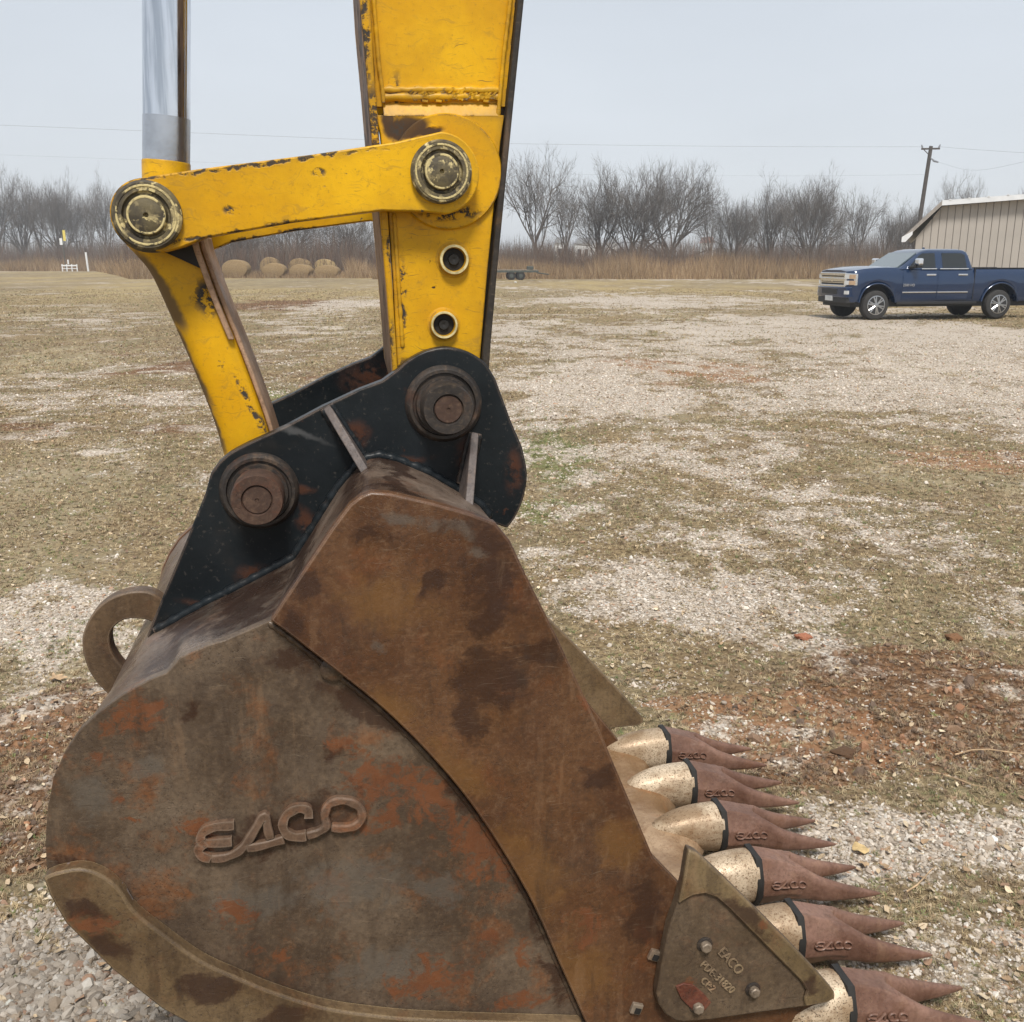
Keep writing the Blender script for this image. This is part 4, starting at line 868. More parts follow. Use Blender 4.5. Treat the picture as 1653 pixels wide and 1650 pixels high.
stuff('tall_dry_grass', stems_mesh('tall_dry_grass', x, y, hh*np.clip((y-edge_d(px))/3+.45, .45, 1)*1.15, .045*sc_, (pick([(.26, .175, .095), (.34, .24, .14), (.18, .115, .07), (.40, .31, .20)], [.4, .25, .25, .1], len(x), .15)*np.stack([.62+.75*fbm(x, y*.5, .12, 4, 94)]*3+[np.ones(len(x))], 1)), 2, .26, tw_len=.6), 'tall tan and russet dry grass along the edge of the field')
x, y, px = band(26000, 8, 30); hh = rng.uniform(1.6, 4.2, len(x))*(.45+1.1*fbm(x, y*.3, .11, 4, 95))
stuff('brush', stems_mesh('brush', x, y, hh, .055*y/100, pick([(.13, .085, .060), (.16, .105, .075), (.10, .075, .060), (.17, .14, .11)], [.35, .25, .25, .15], len(x), .15), 6, .22), 'low leafless brown brush behind the dry grass')
x, y, px = band(14000, 22, 62); tall = np.where(px < 400, .80, np.where(px < 800, .62, np.where(px < 1130, .50, .75)))
hh = rng.uniform(2.4, 8.2, len(x))*(.4+1.05*fbm(x, y*.3, .08, 4, 99))*tall
stuff('far_thicket', stems_mesh('far_thicket', x, y, hh, .055*y/120, pick([(.125, .105, .092), (.15, .13, .115), (.10, .085, .075), (.18, .155, .135)], [.35, .3, .2, .15], len(x), .12), 10, .13, tw_len=.36, tw_w=.4), 'grey leafless thicket of saplings behind the field')
# far hazy wood
n = 9000; px = rng.uniform(-300, 2000, n); y = rng.uniform(260, 420, n); x = (px-826)/1587*y*.97; hh = rng.uniform(5, 12, n)*(.4+1.0*fbm(x, y*.2, .03, 4, 103))
stuff('far_wood', stems_mesh('far_wood', x, y, hh, .34, pick([(.13, .115, .10), (.16, .14, .12)], [.5, .5], n, .1), 6, .08), 'distant line of leafless woods fading in the mist')

def tree_parts(seed, Ht, spread=1., multi=1, dense=1.):
    r = random.Random(seed); nr = np.random.default_rng(seed); TB = B(); VV = []
    def twig(p, q, w):
        d = q-p; s_ = Vector((r.uniform(-1, 1), r.uniform(-1, 1), r.uniform(-.3, .3))).normalized()*w
        VV.append((p-s_, p+s_, q))
    L = [.24*Ht, .36*Ht, .25*Ht, .17*Ht, .115*Ht, .085*Ht]; RD = [.017*Ht, .0078*Ht, .0036*Ht, .0017*Ht, .0010*Ht, .0008*Ht]
    NC_ = [0, 7, 6, 5, 5, 4]
    def grow(p, d, lv, ln):
        if lv >= 4:
            q = p; dd = d; kk = 2 if lv == 4 else 1; pts = [p]
            for i in range(kk):
                dd = (dd+Vector((r.gauss(0, .18), r.gauss(0, .18), r.gauss(.02, .15)))).normalized(); q2 = q+dd*ln/kk; twig(q, q+(q2-q)*1.15, RD[lv]*1.3); q = q2; pts.append(q)
        else:
            k = 5 if lv < 2 else 4; pts = [p]; dd = d
            for i in range(k):
                dd = (dd+Vector((r.gauss(0, .09), r.gauss(0, .09), .035 if lv else .1))).normalized(); pts.append(pts[-1]+dd*ln/k)
            rr = [RD[lv]*(1-.55*i/k) for i in range(k+1)]
            (TB if lv < 2 else CB).tube(pts, rr, 6 if lv == 0 else 4 if lv == 1 else 3, cap=False)
        if lv == 5: return
        q_ = pts[-1]
        if lv >= 1 and (q_.x/(.46*Ht*min(spread, 1.25)))**2+(q_.y/(.46*Ht*min(spread, 1.25)))**2+((q_.z-.60*Ht)/(.46*Ht))**2 > 1.: return
        nc = max(2, int(round(NC_[lv+1]*(dense*.88 if lv > 1 else 1)+r.uniform(-.5, .5))))
        for j in range(nc):
            t = (.45 if lv == 0 else .3)+(.55 if lv == 0 else .7)*(j+r.random()*.7)/nc; t = min(t, 1.)
            i = min(int(t*(len(pts)-1)), len(pts)-2); f_ = t*(len(pts)-1)-i; b0 = pts[i].lerp(pts[i+1], f_)
            az = r.uniform(0, 2*PI) if lv else 2*PI*j/nc+r.uniform(-.4, .4); ang = r.uniform(.30, .95)*spread if lv == 0 else r.uniform(.4, .95)
            dd = (pts[-1]-pts[0]).normalized(); a_ = dd.orthogonal().normalized(); b2 = dd.cross(a_)
            nd = (dd*math.cos(ang)+(a_*math.cos(az)+b2*math.sin(az))*math.sin(ang)); nd.z += (.12 if lv < 2 else .02); nd.normalize()
            grow(b0, nd, lv+1, L[lv+1]*r.uniform(.7, 1.15)*(1-.25*t if lv else 1.05))
    CB = B()
    for s_ in range(multi):
        a0 = 2*PI*s_/multi; p0 = Vector((math.cos(a0)*.15*(multi > 1), math.sin(a0)*.15*(multi > 1), -.1)); d0 = Vector((math.cos(a0)*.28*(multi > 1)+r.gauss(0, .04), math.sin(a0)*.28*(multi > 1)+r.gauss(0, .04), 1)).normalized()
        grow(p0, d0, 0, L[0]*(1 if multi == 1 else .7))
    v, f = CB.v, CB.f; o = len(v)
    for i, t in enumerate(VV): v += [tuple(q) for q in t]; f.append((o+3*i, o+3*i+1, o+3*i+2))
    return TB.mesh(False), pyd(v, f)
m_bark = plain('grey_bark', (.115, .095, .080), .9, var=.25, sc=3); m_twigs = plain('grey_brown_twigs', (.135, .118, .103), .9, var=.2, sc=.6); m_twigs2 = plain('reddish_twigs', (.150, .105, .085), .9, var=.2, sc=.6)
TP = [tree_parts(1, 12, 1.0, 1, 1.), tree_parts(2, 12, 1.45, 2, 1.), tree_parts(3, 12, .8, 1, .85), tree_parts(4, 12, 1.15, 3, 1.05), tree_parts(5, 12, 1.7, 2, 1.1), tree_parts(6, 12, .9, 2, .9)]
for a_, b__ in TP:
    for q_, mt_ in ((a_, m_bark), (b__, m_twigs)):
        if not q_.materials: q_.materials.append(mt_)
_q = [np.array([tuple(v_.co) for v_ in b__.vertices]) for a_, b__ in TP]
TH = [np.percentile(q_[:, 2], 99.) for q_ in _q]; TW = [np.percentile(q_[:, 0], 98.5)-np.percentile(q_[:, 0], 1.5) for q_ in _q]
_tc = {}
def tree(px, ytop, D, wpx, kind, rot, label, twigs=None):
    Ht = (418-ytop)/1587*D*1.0+H; sx = (wpx/1587*D)/TW[kind]; sz = Ht/TH[kind]
    t = empty('bare_tree', ((px-826)/1587*D*.97, D, 0), rot, label=label, cat='tree', group='bare trees along the far side of the field'); t.scale = (sx, sx, sz)
    link(bpy.data.objects.new('trunk', TP[kind][0]), t); link(bpy.data.objects.new('crown', TP[kind][1]), t)
T_ = [
 (865, 262, 118, 105, 0, 0.3, 'tall vase-shaped bare tree just right of the yellow stick'),
 (915, 298, 124, 62, 2, 1.1, 'slender bare tree between the tall vase-shaped tree and the broad grove'),
 (968, 296, 120, 70, 5, 2.2, 'narrow bare tree leaning into the left side of the broad grove'),
 (1022, 280, 118, 105, 1, .4, 'broad bare tree forming the left half of the big rounded grove'),
 (1078, 282, 119, 110, 4, 2.0, 'broad bare tree forming the right half of the big rounded grove'),
 (1146, 322, 128, 44, 2, 2.5, 'thin bare tree just right of the big rounded grove'),
 (1184, 330, 118, 62, 3, .2, 'short rounded bare tree in the gap right of the rounded grove'),
 (1240, 304, 122, 62, 5, 1.2, 'upright bare tree with open branches left of the dense reddish tree'),
 (1262, 318, 130, 50, 0, 4.2, 'bare tree half hidden behind the left side of the dense reddish tree'),
 (1308, 302, 116, 88, 3, 1.9, 'dense dark bare tree with a rounded crown, right of the open-branched one'),
 (1380, 318, 119, 66, 0, 3.3, 'bare tree with a round crown above and behind the blue pickup hood'),
 (1424, 345, 122, 46, 2, 5.0, 'small bare tree left of the leaning utility pole'),
 (1455, 338, 126, 54, 5, .9, 'bare tree immediately left of the foot of the utility pole'),
 (1478, 346, 120, 40, 3, 2.9, 'small bare tree behind the utility pole at the shed eave'),
 (1537, 296, 110, 62, 0, 1.7, 'bare treetop showing above the low left end of the shed roof'),
 (1650, 304, 112, 70, 4, .8, 'bare treetop showing above the shed roof at the right edge'),
 (4, 268, 155, 80, 0, .9, 'tallest bare tree at the left edge of the photo'),
 (42, 284, 160, 66, 5, 2.2, 'bare tree second from the left edge, upright branches'),
 (66, 282, 166, 56, 2, 4.1, 'slim bare tree between the leftmost trees and the forked one'),
 (100, 288, 158, 66, 3, 3.0, 'forked bare tree left of the two thin ones beside the hydraulic link'),
 (128, 298, 164, 50, 0, 5.2, 'low bare tree above the white marker post'),
 (152, 294, 160, 44, 2, 1.5, 'thin bare tree second from the yellow link pin'),
 (176, 284, 158, 46, 5, .2, 'thin bare tree nearest the left end of the yellow link'),
 (380, 352, 118, 80, 3, 1.2, 'short bushy bare tree seen under the yellow link beside the casting'),
 (470, 342, 124, 90, 4, 2.6, 'low spreading bare tree seen under the middle of the yellow link'),
 (560, 338, 120, 90, 1, .6, 'low spreading bare tree seen under the yellow link beside the stick')]
T_ = [(a_[0], a_[1]+(18 if a_[0] < 300 else 0), a_[2]+(40 if a_[0] < 300 else 0), a_[3]*(1.22 if 840 < a_[0] < 1100 else 1.05), *a_[4:]) for a_ in T_]
for q_ in T_: tree(*q_)

# ================================================================== THINGS IN THE DISTANCE
gz = lambda x, y: float(gheight(np.array([x]), np.array([y]))[0])
# hay bales: round bales lying on their sides at the edge of the field
m = M('hay'); w_ = m.noise(30, 5, .75, m.map(m.co(), sc=(1, 1, 1))); cc_ = m.mix(m.mr(w_, .35, .65), (.19, .125, .06), (.40, .29, .16)); m_hay = m.fin(cc_, .9, 0., m.bump(w_, 1., .05), spec=.1)
m = M('hay_pale'); w_ = m.noise(30, 5, .75); cc_ = m.mix(m.mr(w_, .35, .65), (.28, .19, .085), (.52, .39, .21)); m_hay2 = m.fin(cc_, .9, 0., m.bump(w_, 1., .05), spec=.1)
def bale(px, ytop, ybase, wpx, label, mat):
    y = 97. if ybase > 442 else 104.; x = (px-826)/1587*y*.97; r = wpx/1587*y/2; hh = H+(418-ytop)/1587*y; L = 1.3
    b = B(); k = 28; secs = []
    for i, (t, q) in enumerate(((0, .86), (.03, .97), (.25, 1.0), (.5, 1.01), (.75, 1.0), (.97, .97), (1, .86))):
        secs.append([Vector((math.cos(2*PI*j/k)*r*q*(1+.02*math.sin(j*3+i)), (t-.5)*L, hh/2+max(-.94, math.sin(2*PI*j/k))*hh/2*q*(1+.02*math.sin(j*5)))) for j in range(k)])
    b.loft(secs); o = b.build('hay_bale', mat, smooth=50, label=label, cat='hay bale', group='round hay bales in the weeds'); o.location = (x, y, 0); o.rotation_euler = (0, 0, R(random.uniform(-12, 12))); return o
for q_ in [(215, 418, 439, 24, 'lone pale hay bale left of the yellow casting', m_hay2), (381, 419, 444, 42, 'leftmost grey-tan round hay bale right of the yellow casting', m_hay),
           (436, 415, 437, 30, 'hay bale standing behind the second front bale from the left', m_hay), (443, 424, 446, 36, 'second front hay bale from the left, grey-tan', m_hay),
           (484, 417, 438, 34, 'orange-tan hay bale behind the third front bale', m_hay), (486, 426, 447, 34, 'third front hay bale, grey-tan and low', m_hay),
           (524, 418, 438, 34, 'bright straw-coloured hay bale behind the fourth front bale', m_hay2), (528, 427, 447, 38, 'rightmost front hay bale, nearest the yellow stick', m_hay)]: bale(*q_)
m_white = plain('white_painted_metal', (.75, .76, .76), .5, var=.08); m_gmetal = plain('green_grey_metal', (.055, .065, .055), .6, var=.3); m_ltwood = plain('weathered_plank', (.20, .17, .13), .8, var=.3)
# white drilling-style rack, post and marker
y = 146.; x = (111-826)/1587*y*.97; s_ = y/1587
t = empty('white_rack', (x, y, 0), label='small white metal rack standing at the left edge of the field', cat='rack')
[B().box(u*s_-.06, u*s_+.06, -.06, .06, 0, 11*s_).build('post', m_white, t) for u in (-11, -4, 4, 12)]
B().box(-12*s_, 13*s_, -.07, .07, 8*s_, 10*s_).build('rail', m_white, t); B().box(-12*s_, 13*s_, -.05, .05, 4*s_, 5*s_).build('rail', m_white, t); B().box(-2.*s_, 0, -.05, .05, 11*s_, 18*s_).build('upright', m_white, t)
y = 147.; x = (141-826)/1587*y*.97; B().tube([(x, y, 0), (x-.1, y, 29/1587*y)], .14, 8).build('marker_post', m_white, label='thin white marker post in the weeds right of the white rack', cat='post')
y = 148.5; x = (105-826)/1587*y*.97; s_ = y/1587
t = empty('warning_marker', (x, y, 0), label='tall thin post with yellow flag and white plate above the brush', cat='marker')
B().tube([(0, 0, 0), (0, 0, 63*s_)], .06, 6).build('post', m_gmetal, t); B().box(.1, .1+4*s_, -.03, .03, 46*s_, 62*s_).build('flag', plain('yellow_flag', (.72, .58, .12)), t); B().box(-5*s_, -.5*s_, -.03, .03, 40*s_, 50*s_).build('plate', m_white, t)
# flatbed implement in the weeds right of the stick
x, y = ground_at(832, 452)
t = empty('flatbed_trailer', (x, y, 0), R(4), label='low dark green flatbed trailer parked in the weeds right of the stick', cat='trailer')
for k_ in range(7): B().box(-1.9+k_*.54, -1.9+k_*.54+.50, -1.0, 1.0, .80, .86).build('plank', m_ltwood, t)
B().box(-1.95, 1.9, -1.03, -.93, .64, .80).build('side_rail', m_gmetal, t); B().box(-1.95, 1.9, .93, 1.03, .64, .80).build('side_rail', m_gmetal, t)
for u in (-1.8, 1.75): B().box(u, u+.1, -.93, .93, .62, .79).build('cross_beam', m_gmetal, t)
for u in (-.5, .5):
    for yy in (-1.0, .8): w__ = B().lathe([(.33, 0), (.36, .03), (.36, .17), (.33, .2)], (u*.8, yy, .36), 20).build('wheel', m_rubber, t, smooth=40); B().lathe([(.17, -.01), (.15, .01), (0, .01)], (u*.8, yy, .36), 16).build('rim', m_gmetal, w__)
B().box(1.0, 1.5, -.7, .5, .86, 1.15).build('tool_box', m_gmetal, t, bevel=.03)
B().tube([(1.9, 0, .6), (2.9, .1, .45)], .05, 6).build('drawbar', m_gmetal, t)
for px, py, r_, c_, nm, lb in ((1138, 446, .26, m_white, 'litter_bag', 'white scrap of litter lying in the grass below the far brush'), (1006, 447.5, .12, m_white, 'litter_scrap', 'tiny white scrap in the grass left of the larger white scrap'), (1203, 448, .12, m_white, 'litter_scrap', 'tiny pale scrap in the grass between the larger white scrap and the black tyre'), (832, 454.5, .10, m_white, 'litter_scrap', 'tiny white scrap on the ground below the dark trailer')):
    x, y = ground_at(px, py+2); o = mobj(nm, stone_mesh(px), None, label=lb, cat='litter'); o.data.materials.clear(); o.data.materials.append(c_); o.location = (x, y, r_*.5); o.scale = (r_*1.2, r_, r_*.8)
x, y = ground_at(1254, 449); b = B(); b.lathe([(.30, .0), (.36, .05), (.38, .12), (.36, .2), (.30, .24), (.22, .2), (.22, .04), (.30, 0)], (0, 0, 0), 24, 'z', cap=False)
o = b.build('old_tyre', m_rubber, smooth=50, label='black old tyre lying flat at the field edge left of the pickup', cat='tyre'); o.location = (x, y, .02)
# far pale houses in the mist
for i, (px, D, w_px, hpx, nm) in enumerate(((905, 230, 18, 7, 'small white shed left of the wider far house, hazy behind the trees'), (945, 240, 34, 9, 'wide pale house with a grey roof far behind the bare trees'), (988, 235, 14, 6, 'small pale house far behind the rounded grove'), (1143, 225, 12, 7, 'tiny far building with a reddish roof right of the grove'))):
    x = (px-826)/1587*D*.97; w2 = w_px/1587*D; t = empty('far_house', (x, D, 0), label=nm, cat='house', group='far houses in the mist'); hz = 5.2
    B().box(-w2/2, w2/2, 0, 6, 0, hz).build('wall', m_white, t)
    B().prism([(-w2/2-.3, hz), (w2/2+.3, hz), (w2/2*.7, hz+1.3), (-w2/2*.7, hz+1.3)], -.3, 6.3).build('roof', plain('far_roof_%d' % i, (.35, .2, .16) if i == 3 else (.30, .31, .33)), t)
    for k_ in range(max(2, int(w2/2))): B().box(-w2/2+.6+k_*1.7, -w2/2+1.4+k_*1.7, -.04, .0, 2.4, 4.).build('window', m_dark, t)

# ---- utility pole and wires
m_pole = plain('weathered_pole_wood', (.075, .065, .058), .85, var=.3); m_wire = plain('wire', (.30, .31, .33), .5); m_ins = plain('insulator', (.22, .23, .25), .35)
D = 70.; pb = at_y(1482, 372, D); ptop = at_y(1503, 236, D); pb = pb+(pb-ptop)*((pb.z+.2)/(ptop.z-pb.z))
t = empty('utility_pole', (pb.x, pb.y, 0), label='leaning dark wooden utility pole with a crossarm behind the shed', cat='utility pole')
O = Vector((pb.x, pb.y, 0)); B().tube([pb-O, ptop-O], [.16, .12], 10).build('pole_shaft', m_pole, t, smooth=50)
ca_ = at_y(1487.5, 240.5, D)-O; cb_ = at_y(1517, 240, D)-O
B().tube([ca_, cb_], .075, 4).build('crossarm', m_pole, t)
for fr_ in (.04, .96): q = ca_.lerp(cb_, fr_); B().tube([q, q+Vector((0, 0, .12)), q+Vector((.06*(1 if fr_ > .5 else -1), 0, .26))], [.05, .06, .035], 8).build('insulator', m_ins, t, smooth=50)
for a1, b1 in (((1491, 241), (1499.5, 250)),): B().tube([at_y(*a1, D-.1)-O, at_y(*b1, D-.1)-O], .03, 5).build('brace', m_pole, t)
B().tube([at_y(1502, 255, D-.15)-O, at_y(1508, 260, D-.3)-O, at_y(1515, 262, D-.4)-O], [.035, .07, .05], 6).build('switch', m_ins, t)
def wire(pts, r, label):
    o = B().tube(catmull(pts, 8), r, 4).build('power_line', m_wire, label=label, cat='power line', group='overhead wires')
wa = at_y(1489, 237, D)
wire([at_y(-420, 187, 58), at_y(0, 202, 60.), at_y(600, 226, 64), at_y(830, 232, 66), at_y(1200, 236.5, 68), wa], .010, 'upper overhead wire crossing the sky to the utility pole')
wire([at_y(-420, 238, 68), at_y(0, 250, 70), at_y(600, 272, 74), at_y(830, 280, 76), at_y(1240, 284, 76), at_y(1493, 282, D)], .006, 'lower fainter overhead wire running left from the utility pole')
wire([at_y(1517, 237, D), at_y(1580, 242, 68), at_y(1700, 249, 64), at_y(1850, 252, 60)], .010, 'overhead wire running right from the crossarm over the shed')
wire([at_y(1516, 262, D-.4), at_y(1570, 275, 64), at_y(1650, 262, 56), at_y(1800, 225, 48)], .006, 'sagging service wire from the pole towards the shed')

# ---- metal shed
SB = R(-22.5); D0 = 45.6
sx0 = at_y(1477, 400, D0).x
shed = empty('metal_shed', (sx0, D0, 0), SB, label='beige ribbed metal shed with white roof trim behind the blue pickup', cat='shed')
m_sid = plain('beige_metal_siding', (.40, .365, .325), .55, var=.05, sc=.8); m_rib = plain('siding_seam', (.29, .265, .235), .6, var=.05); m_trim = plain('white_roof_trim', (.72, .73, .74), .4, var=.06, sc=3); m_roof = plain('pale_metal_roof', (.60, .62, .64), .4, var=.08)
rl = [(0, 2.72), (.95, 4.05), (4.6, 4.30), (12.5, 4.95), (20., 4.3)]
def roof_z(x):
    for (a, za), (b2, zb) in zip(rl, rl[1:]):
        if a <= x <= b2: return za+(zb-za)*(x-a)/(b2-a)
    return rl[-1][1]
pw = .30; npn = 64
for i in range(npn):
    a_, b2 = i*pw+.012, (i+1)*pw-.012; xm = [q[0] for q in rl if a_ < q[0] < b2]
    poly = [(a_, -.1), (b2, -.1), (b2, roof_z(b2)-.05)]+[(q, roof_z(q)-.05) for q in xm[::-1]]+[(a_, roof_z(a_)-.05)]
    B().prism(poly, 0, .05).build('wall_panel', m_sid, shed, bevel=.006)
B().prism([(0.005, -.1), (19.2, -.1), (19.2, roof_z(19.2)-.09)]+[(q, z_-.09) for q, z_ in rl[3:0:-1]]+[(0.005, 2.6)], .045, .10).build('wall_backing', m_rib, shed)
B().box(0, .1, .1, 16, -.1, 2.62).build('side_wall', m_sid, shed); B().box(19.1, 19.2, .1, 16, -.1, 4.6).build('side_wall', m_sid, shed); B().box(.1, 19.1, 15.9, 16, -.1, 3.6).build('side_wall', m_sid, shed)
rx = [(-.62, 1.93)]+rl; 
rx[0] = (-.50, 2.02+.40)
def roofslab(p, q, nm, mat, y0, y1, t0, t1): return B().prism([(p[0], p[1]+t0), (q[0], q[1]+t0), (q[0], q[1]+t1), (p[0], p[1]+t1)], y0, y1).build(nm, mat, shed)
e0 = (-.52, 2.62-.10)
pts_ = [(-.50, 2.60), (.93, 4.08)]+rl[2:]
for p, q in zip(pts_, pts_[1:]):
    roofslab(p, q, 'roof', m_roof, -.34, 16.3, .06, .14); roofslab(p, q, 'roof_trim', m_trim if p[0] > 0 else plain('eave_trim', (.30, .27, .24), .6), -.40, -.345, -.07, .145)
    roofslab(p, q, 'soffit', m_sid, -.34, 0, -.02, .05)
B().prism([(-.58, 2.48), (-.42, 2.48), (-.15, 2.80), (-.15, 2.95), (-.58, 2.70)], -.42, -.36).build('fascia_end', m_trim, shed)
for k_ in range(12): xx = 1.2+k_*.75; B().box(xx, xx+.09, -.42, -.33, roof_z(xx)+.16, roof_z(xx)+.20).build('roof_clip', m_trim, shed)

# ---- blue crew-cab pickup
m_blue = M('blue_metallic_paint'); m_blue = m_blue.fin(m_blue.mix(m_blue.mr(m_blue.noise(500, 2, .5), .4, .7), (.003, .020, .064), (.005, .028, .088)), .24, .2, None, Coat_Weight=1., Coat_Roughness=.06)
m_glass = plain('tinted_glass', (.022, .026, .028), .06, var=.05); m_wsh = M('windscreen_glass'); m_wsh = m_wsh.fin((.10, .13, .14), .05, 0., None, Coat_Weight=1., Coat_Roughness=.03)
m_chr = plain('bright_chrome', (.82, .83, .84), .12, .95, .04); m_lens = plain('clear_lens', (.62, .63, .62), .15, .2, .06); m_amb = plain('amber_lens', (.40, .28, .18), .2, 0, .1)
m_blk = plain('black_plastic', (.020, .020, .021), .6, var=.1); m_tyre = plain('tyre_rubber', (.030, .029, .028), .8, var=.2); m_alloy = plain('polished_alloy', (.42, .43, .44), .28, .85, .06)
TH_ = R(190.5); fx, fy = math.cos(TH_), math.sin(TH_); gx, gy = ground_at(1411, 516.5); lx, ly = -fy, fx
tr = empty('pickup_truck', (gx-(fx*1.95+lx*.95)*1.035, gy-(fy*1.95+ly*.95)*1.035, .0), TH_, label='blue crew-cab pickup truck with chrome grille parked on the gravel by the shed', cat='pickup truck')
tr.scale = (1.035, 1.035, 1.03)
def zb(x):
    v = .50
    for a_ in (1.95, -1.95):
        if abs(x-a_) < .575: v = max(v, .43+math.sqrt(max(0, .575**2-(x-a_)**2)))
    return v
def hw(x): return 1.0 if -2.9 < x < 2.3 else (1.0-.03*(x-2.3)-max(0, x-2.72)**1.6*2.1 if x > 0 else .985)
def zt(x):
    if x < 1.2: return 1.43
    return 1.43+.03*min(1, (x-1.2)/.2)-.11*max(0, (x-1.8)/1.15)**1.6
PR = ((.90, 0, 0), (.975, .07, 0), (1.0, .46, 0), (1.0, .70, 0), (.985, .0, -.20), (.955, 0, -.06), (.90, 0, -.01))
def side_y(x, z):
    pts = sorted([(zb(x) if False else .50, .95), (.57, .98), (.96, 1.0), (1.2, 1.0), (zt(x)-.20, .985), (zt(x)-.06, .955), (zt(x), .90)])
    for (a_, ya), (b2, yb) in zip(pts, pts[1:]):
        if a_ <= z <= b2: return (ya+(yb-ya)*(z-a_)/(b2-a_+1e-9))*hw(x)
    return .95
xs_ = sorted(set([round(v_, 3) for v_ in list(np.arange(-3.12, 2.96, .08))+[2.95, 2.93, 2.9, 2.86]+[c_+s_*.575*math.sin(R(t_)) for c_ in (1.95, -1.95) for s_ in (-1, 1) for t_ in range(0, 91, 9)]]))
secs = []
for x in xs_:
    z0, z1, w = zb(x), zt(x), hw(x); cr = .05 if x > 1.2 else 0
    lv = [z0, min(z0+.07, z1-.36), max(.96, z0+.10), max(1.10, z0+.14), z1-.20, z1-.06, z1]; lv = [min(a_, z1-.2+.0*i) if i < 4 else a_ for i, a_ in enumerate(lv)]
    yy = [.95, .98, 1.0, 1.0, .985, .955, .90]
    half = [(y*w, z) for y, z in zip(yy, lv)]+[(.55*w, z1+cr*.8)]
    secs.append([Vector((x, y, z)) for y, z in half]+[Vector((x, -y, z)) for y, z in half[::-1]])
B().loft(secs).build('body', m_blue, tr, smooth=40)
# cab
def rrect(x0, x1, w, z, r=.14):
    p = fillet([(x0, -w), (x1, -w), (x1, w), (x0, w)], r, 5); return [Vector((a_, b2, z)) for a_, b2 in p]
B().loft([rrect(-1.03, 1.34, .955, 1.41, .10), rrect(-.99, 1.06, .90, 1.58, .10), rrect(-.94, .78, .83, 1.78, .11), rrect(-.90, .62, .79, 1.88, .12), rrect(-.84, .50, .73, 1.94, .16), rrect(-.72, .34, .60, 1.975, .2), rrect(-.5, .1, .35, 1.985, .2)]).build('cab', m_blue, tr, smooth=35)
gy_ = lambda z: .955-(z-1.41)*.345+.004
def side_quad(nm, pts, mat, par, sgn=1, t=.012, off=.0):
    a_ = [Vector((x, sgn*(gy_(z)+off), z)) for x, z in pts]; b2 = [p-Vector((0, sgn*t, 0)) for p in a_]; n = len(a_)
    return B().add(a_+b2, [tuple(range(n)), tuple(range(2*n-1, n-1, -1))]+[((i+1) % n, i, i+n, (i+1) % n+n) for i in range(n)]).build(nm, mat, par)
win_f = [(.17, 1.455), (.90, 1.455), (.98, 1.50), (.66, 1.80), (.56, 1.855), (.17, 1.865)]; win_r = [(-.82, 1.455), (-.05, 1.455), (-.05, 1.865), (-.68, 1.86), (-.78, 1.81)]
def door(x0, x1, s_, win):
    zs = [.56, .62, .96, 1.2, 1.23, 1.37, 1.425]; v = []; f = []
    for x in (x0, x1):
        for z in zs: v += [(x, s_*(side_y(x, z)+.010), z), (x, s_*(side_y(x, z)-.03), z)]
    k = len(zs)*2
    for i in range(len(zs)-1): o_ = 2*i; f += [(o_, o_+2, k+o_+2, k+o_), (o_+1, k+o_+1, k+o_+3, o_+3), (o_, o_+1, o_+3, o_+2), (k+o_, k+o_+2, k+o_+3, k+o_+1)]
    f += [(0, k, k+1, 1), (k-2, k-1, 2*k-1, 2*k-2)]
    d_ = B().add(v, f).build('door', m_blue, tr, smooth=30)
    side_quad('window', win, m_glass, d_, s_, off=.004)
    xh = x0+.05; yv = side_y(xh, 1.27)
    B().box(xh, xh+.30, min(s_*(yv+.0), s_*(yv+.045)), max(s_*(yv+.0), s_*(yv+.045)), 1.235, 1.285).build('handle', m_chr, d_, bevel=.012)
    B().box(x0, x1, min(s_*1.0, s_*1.025), max(s_*1.0, s_*1.025), .755, .79).build('moulding', m_chr, d_, bevel=.006)
    B().box(x0+.02, x1-.05 if x0 < 0 else .62, *sorted((s_*(gy_(1.425)-.02), s_*(gy_(1.425)+.022))), 1.415, 1.44).build('belt_trim', m_chr, d_)
for s_ in (1, -1): door(.125, 1.19, s_, win_f); door(-.88, .095, s_, win_r)
# windscreen and rear glass
v = [Vector(p) for p in ((1.285, .80, 1.455), (1.285, -.80, 1.455), (.70, -.70, 1.845), (.70, .70, 1.845))]; nr_ = Vector((.55, 0, .83))
v = [Vector((1.30, .80, 1.452)), Vector((1.30, -.80, 1.452)), Vector((.685, -.70, 1.868)), Vector((.685, .70, 1.868))]
prism_n([p+nr_*.0 for p in v], nr_*.03).build('windscreen', m_wsh, tr)
B().box(-1.045, -1.02, -.62, .62, 1.50, 1.80).build('rear_window', m_glass, tr)
B().box(-3.06, -1.10, -.84, .84, 1.425, 1.437).build('bed_liner', m_blk, tr)
for s_ in (1, -1): B().box(-3.1, -1.09, *sorted((s_*.86, s_*.93)), 1.43, 1.455).build('bed_rail', m_blk, tr)
for s_ in (1, -1): B().box(-1.075, -1.055, *sorted((s_*.93, s_*1.0035)), .56, 1.425).build('body_gap', m_blk, tr)
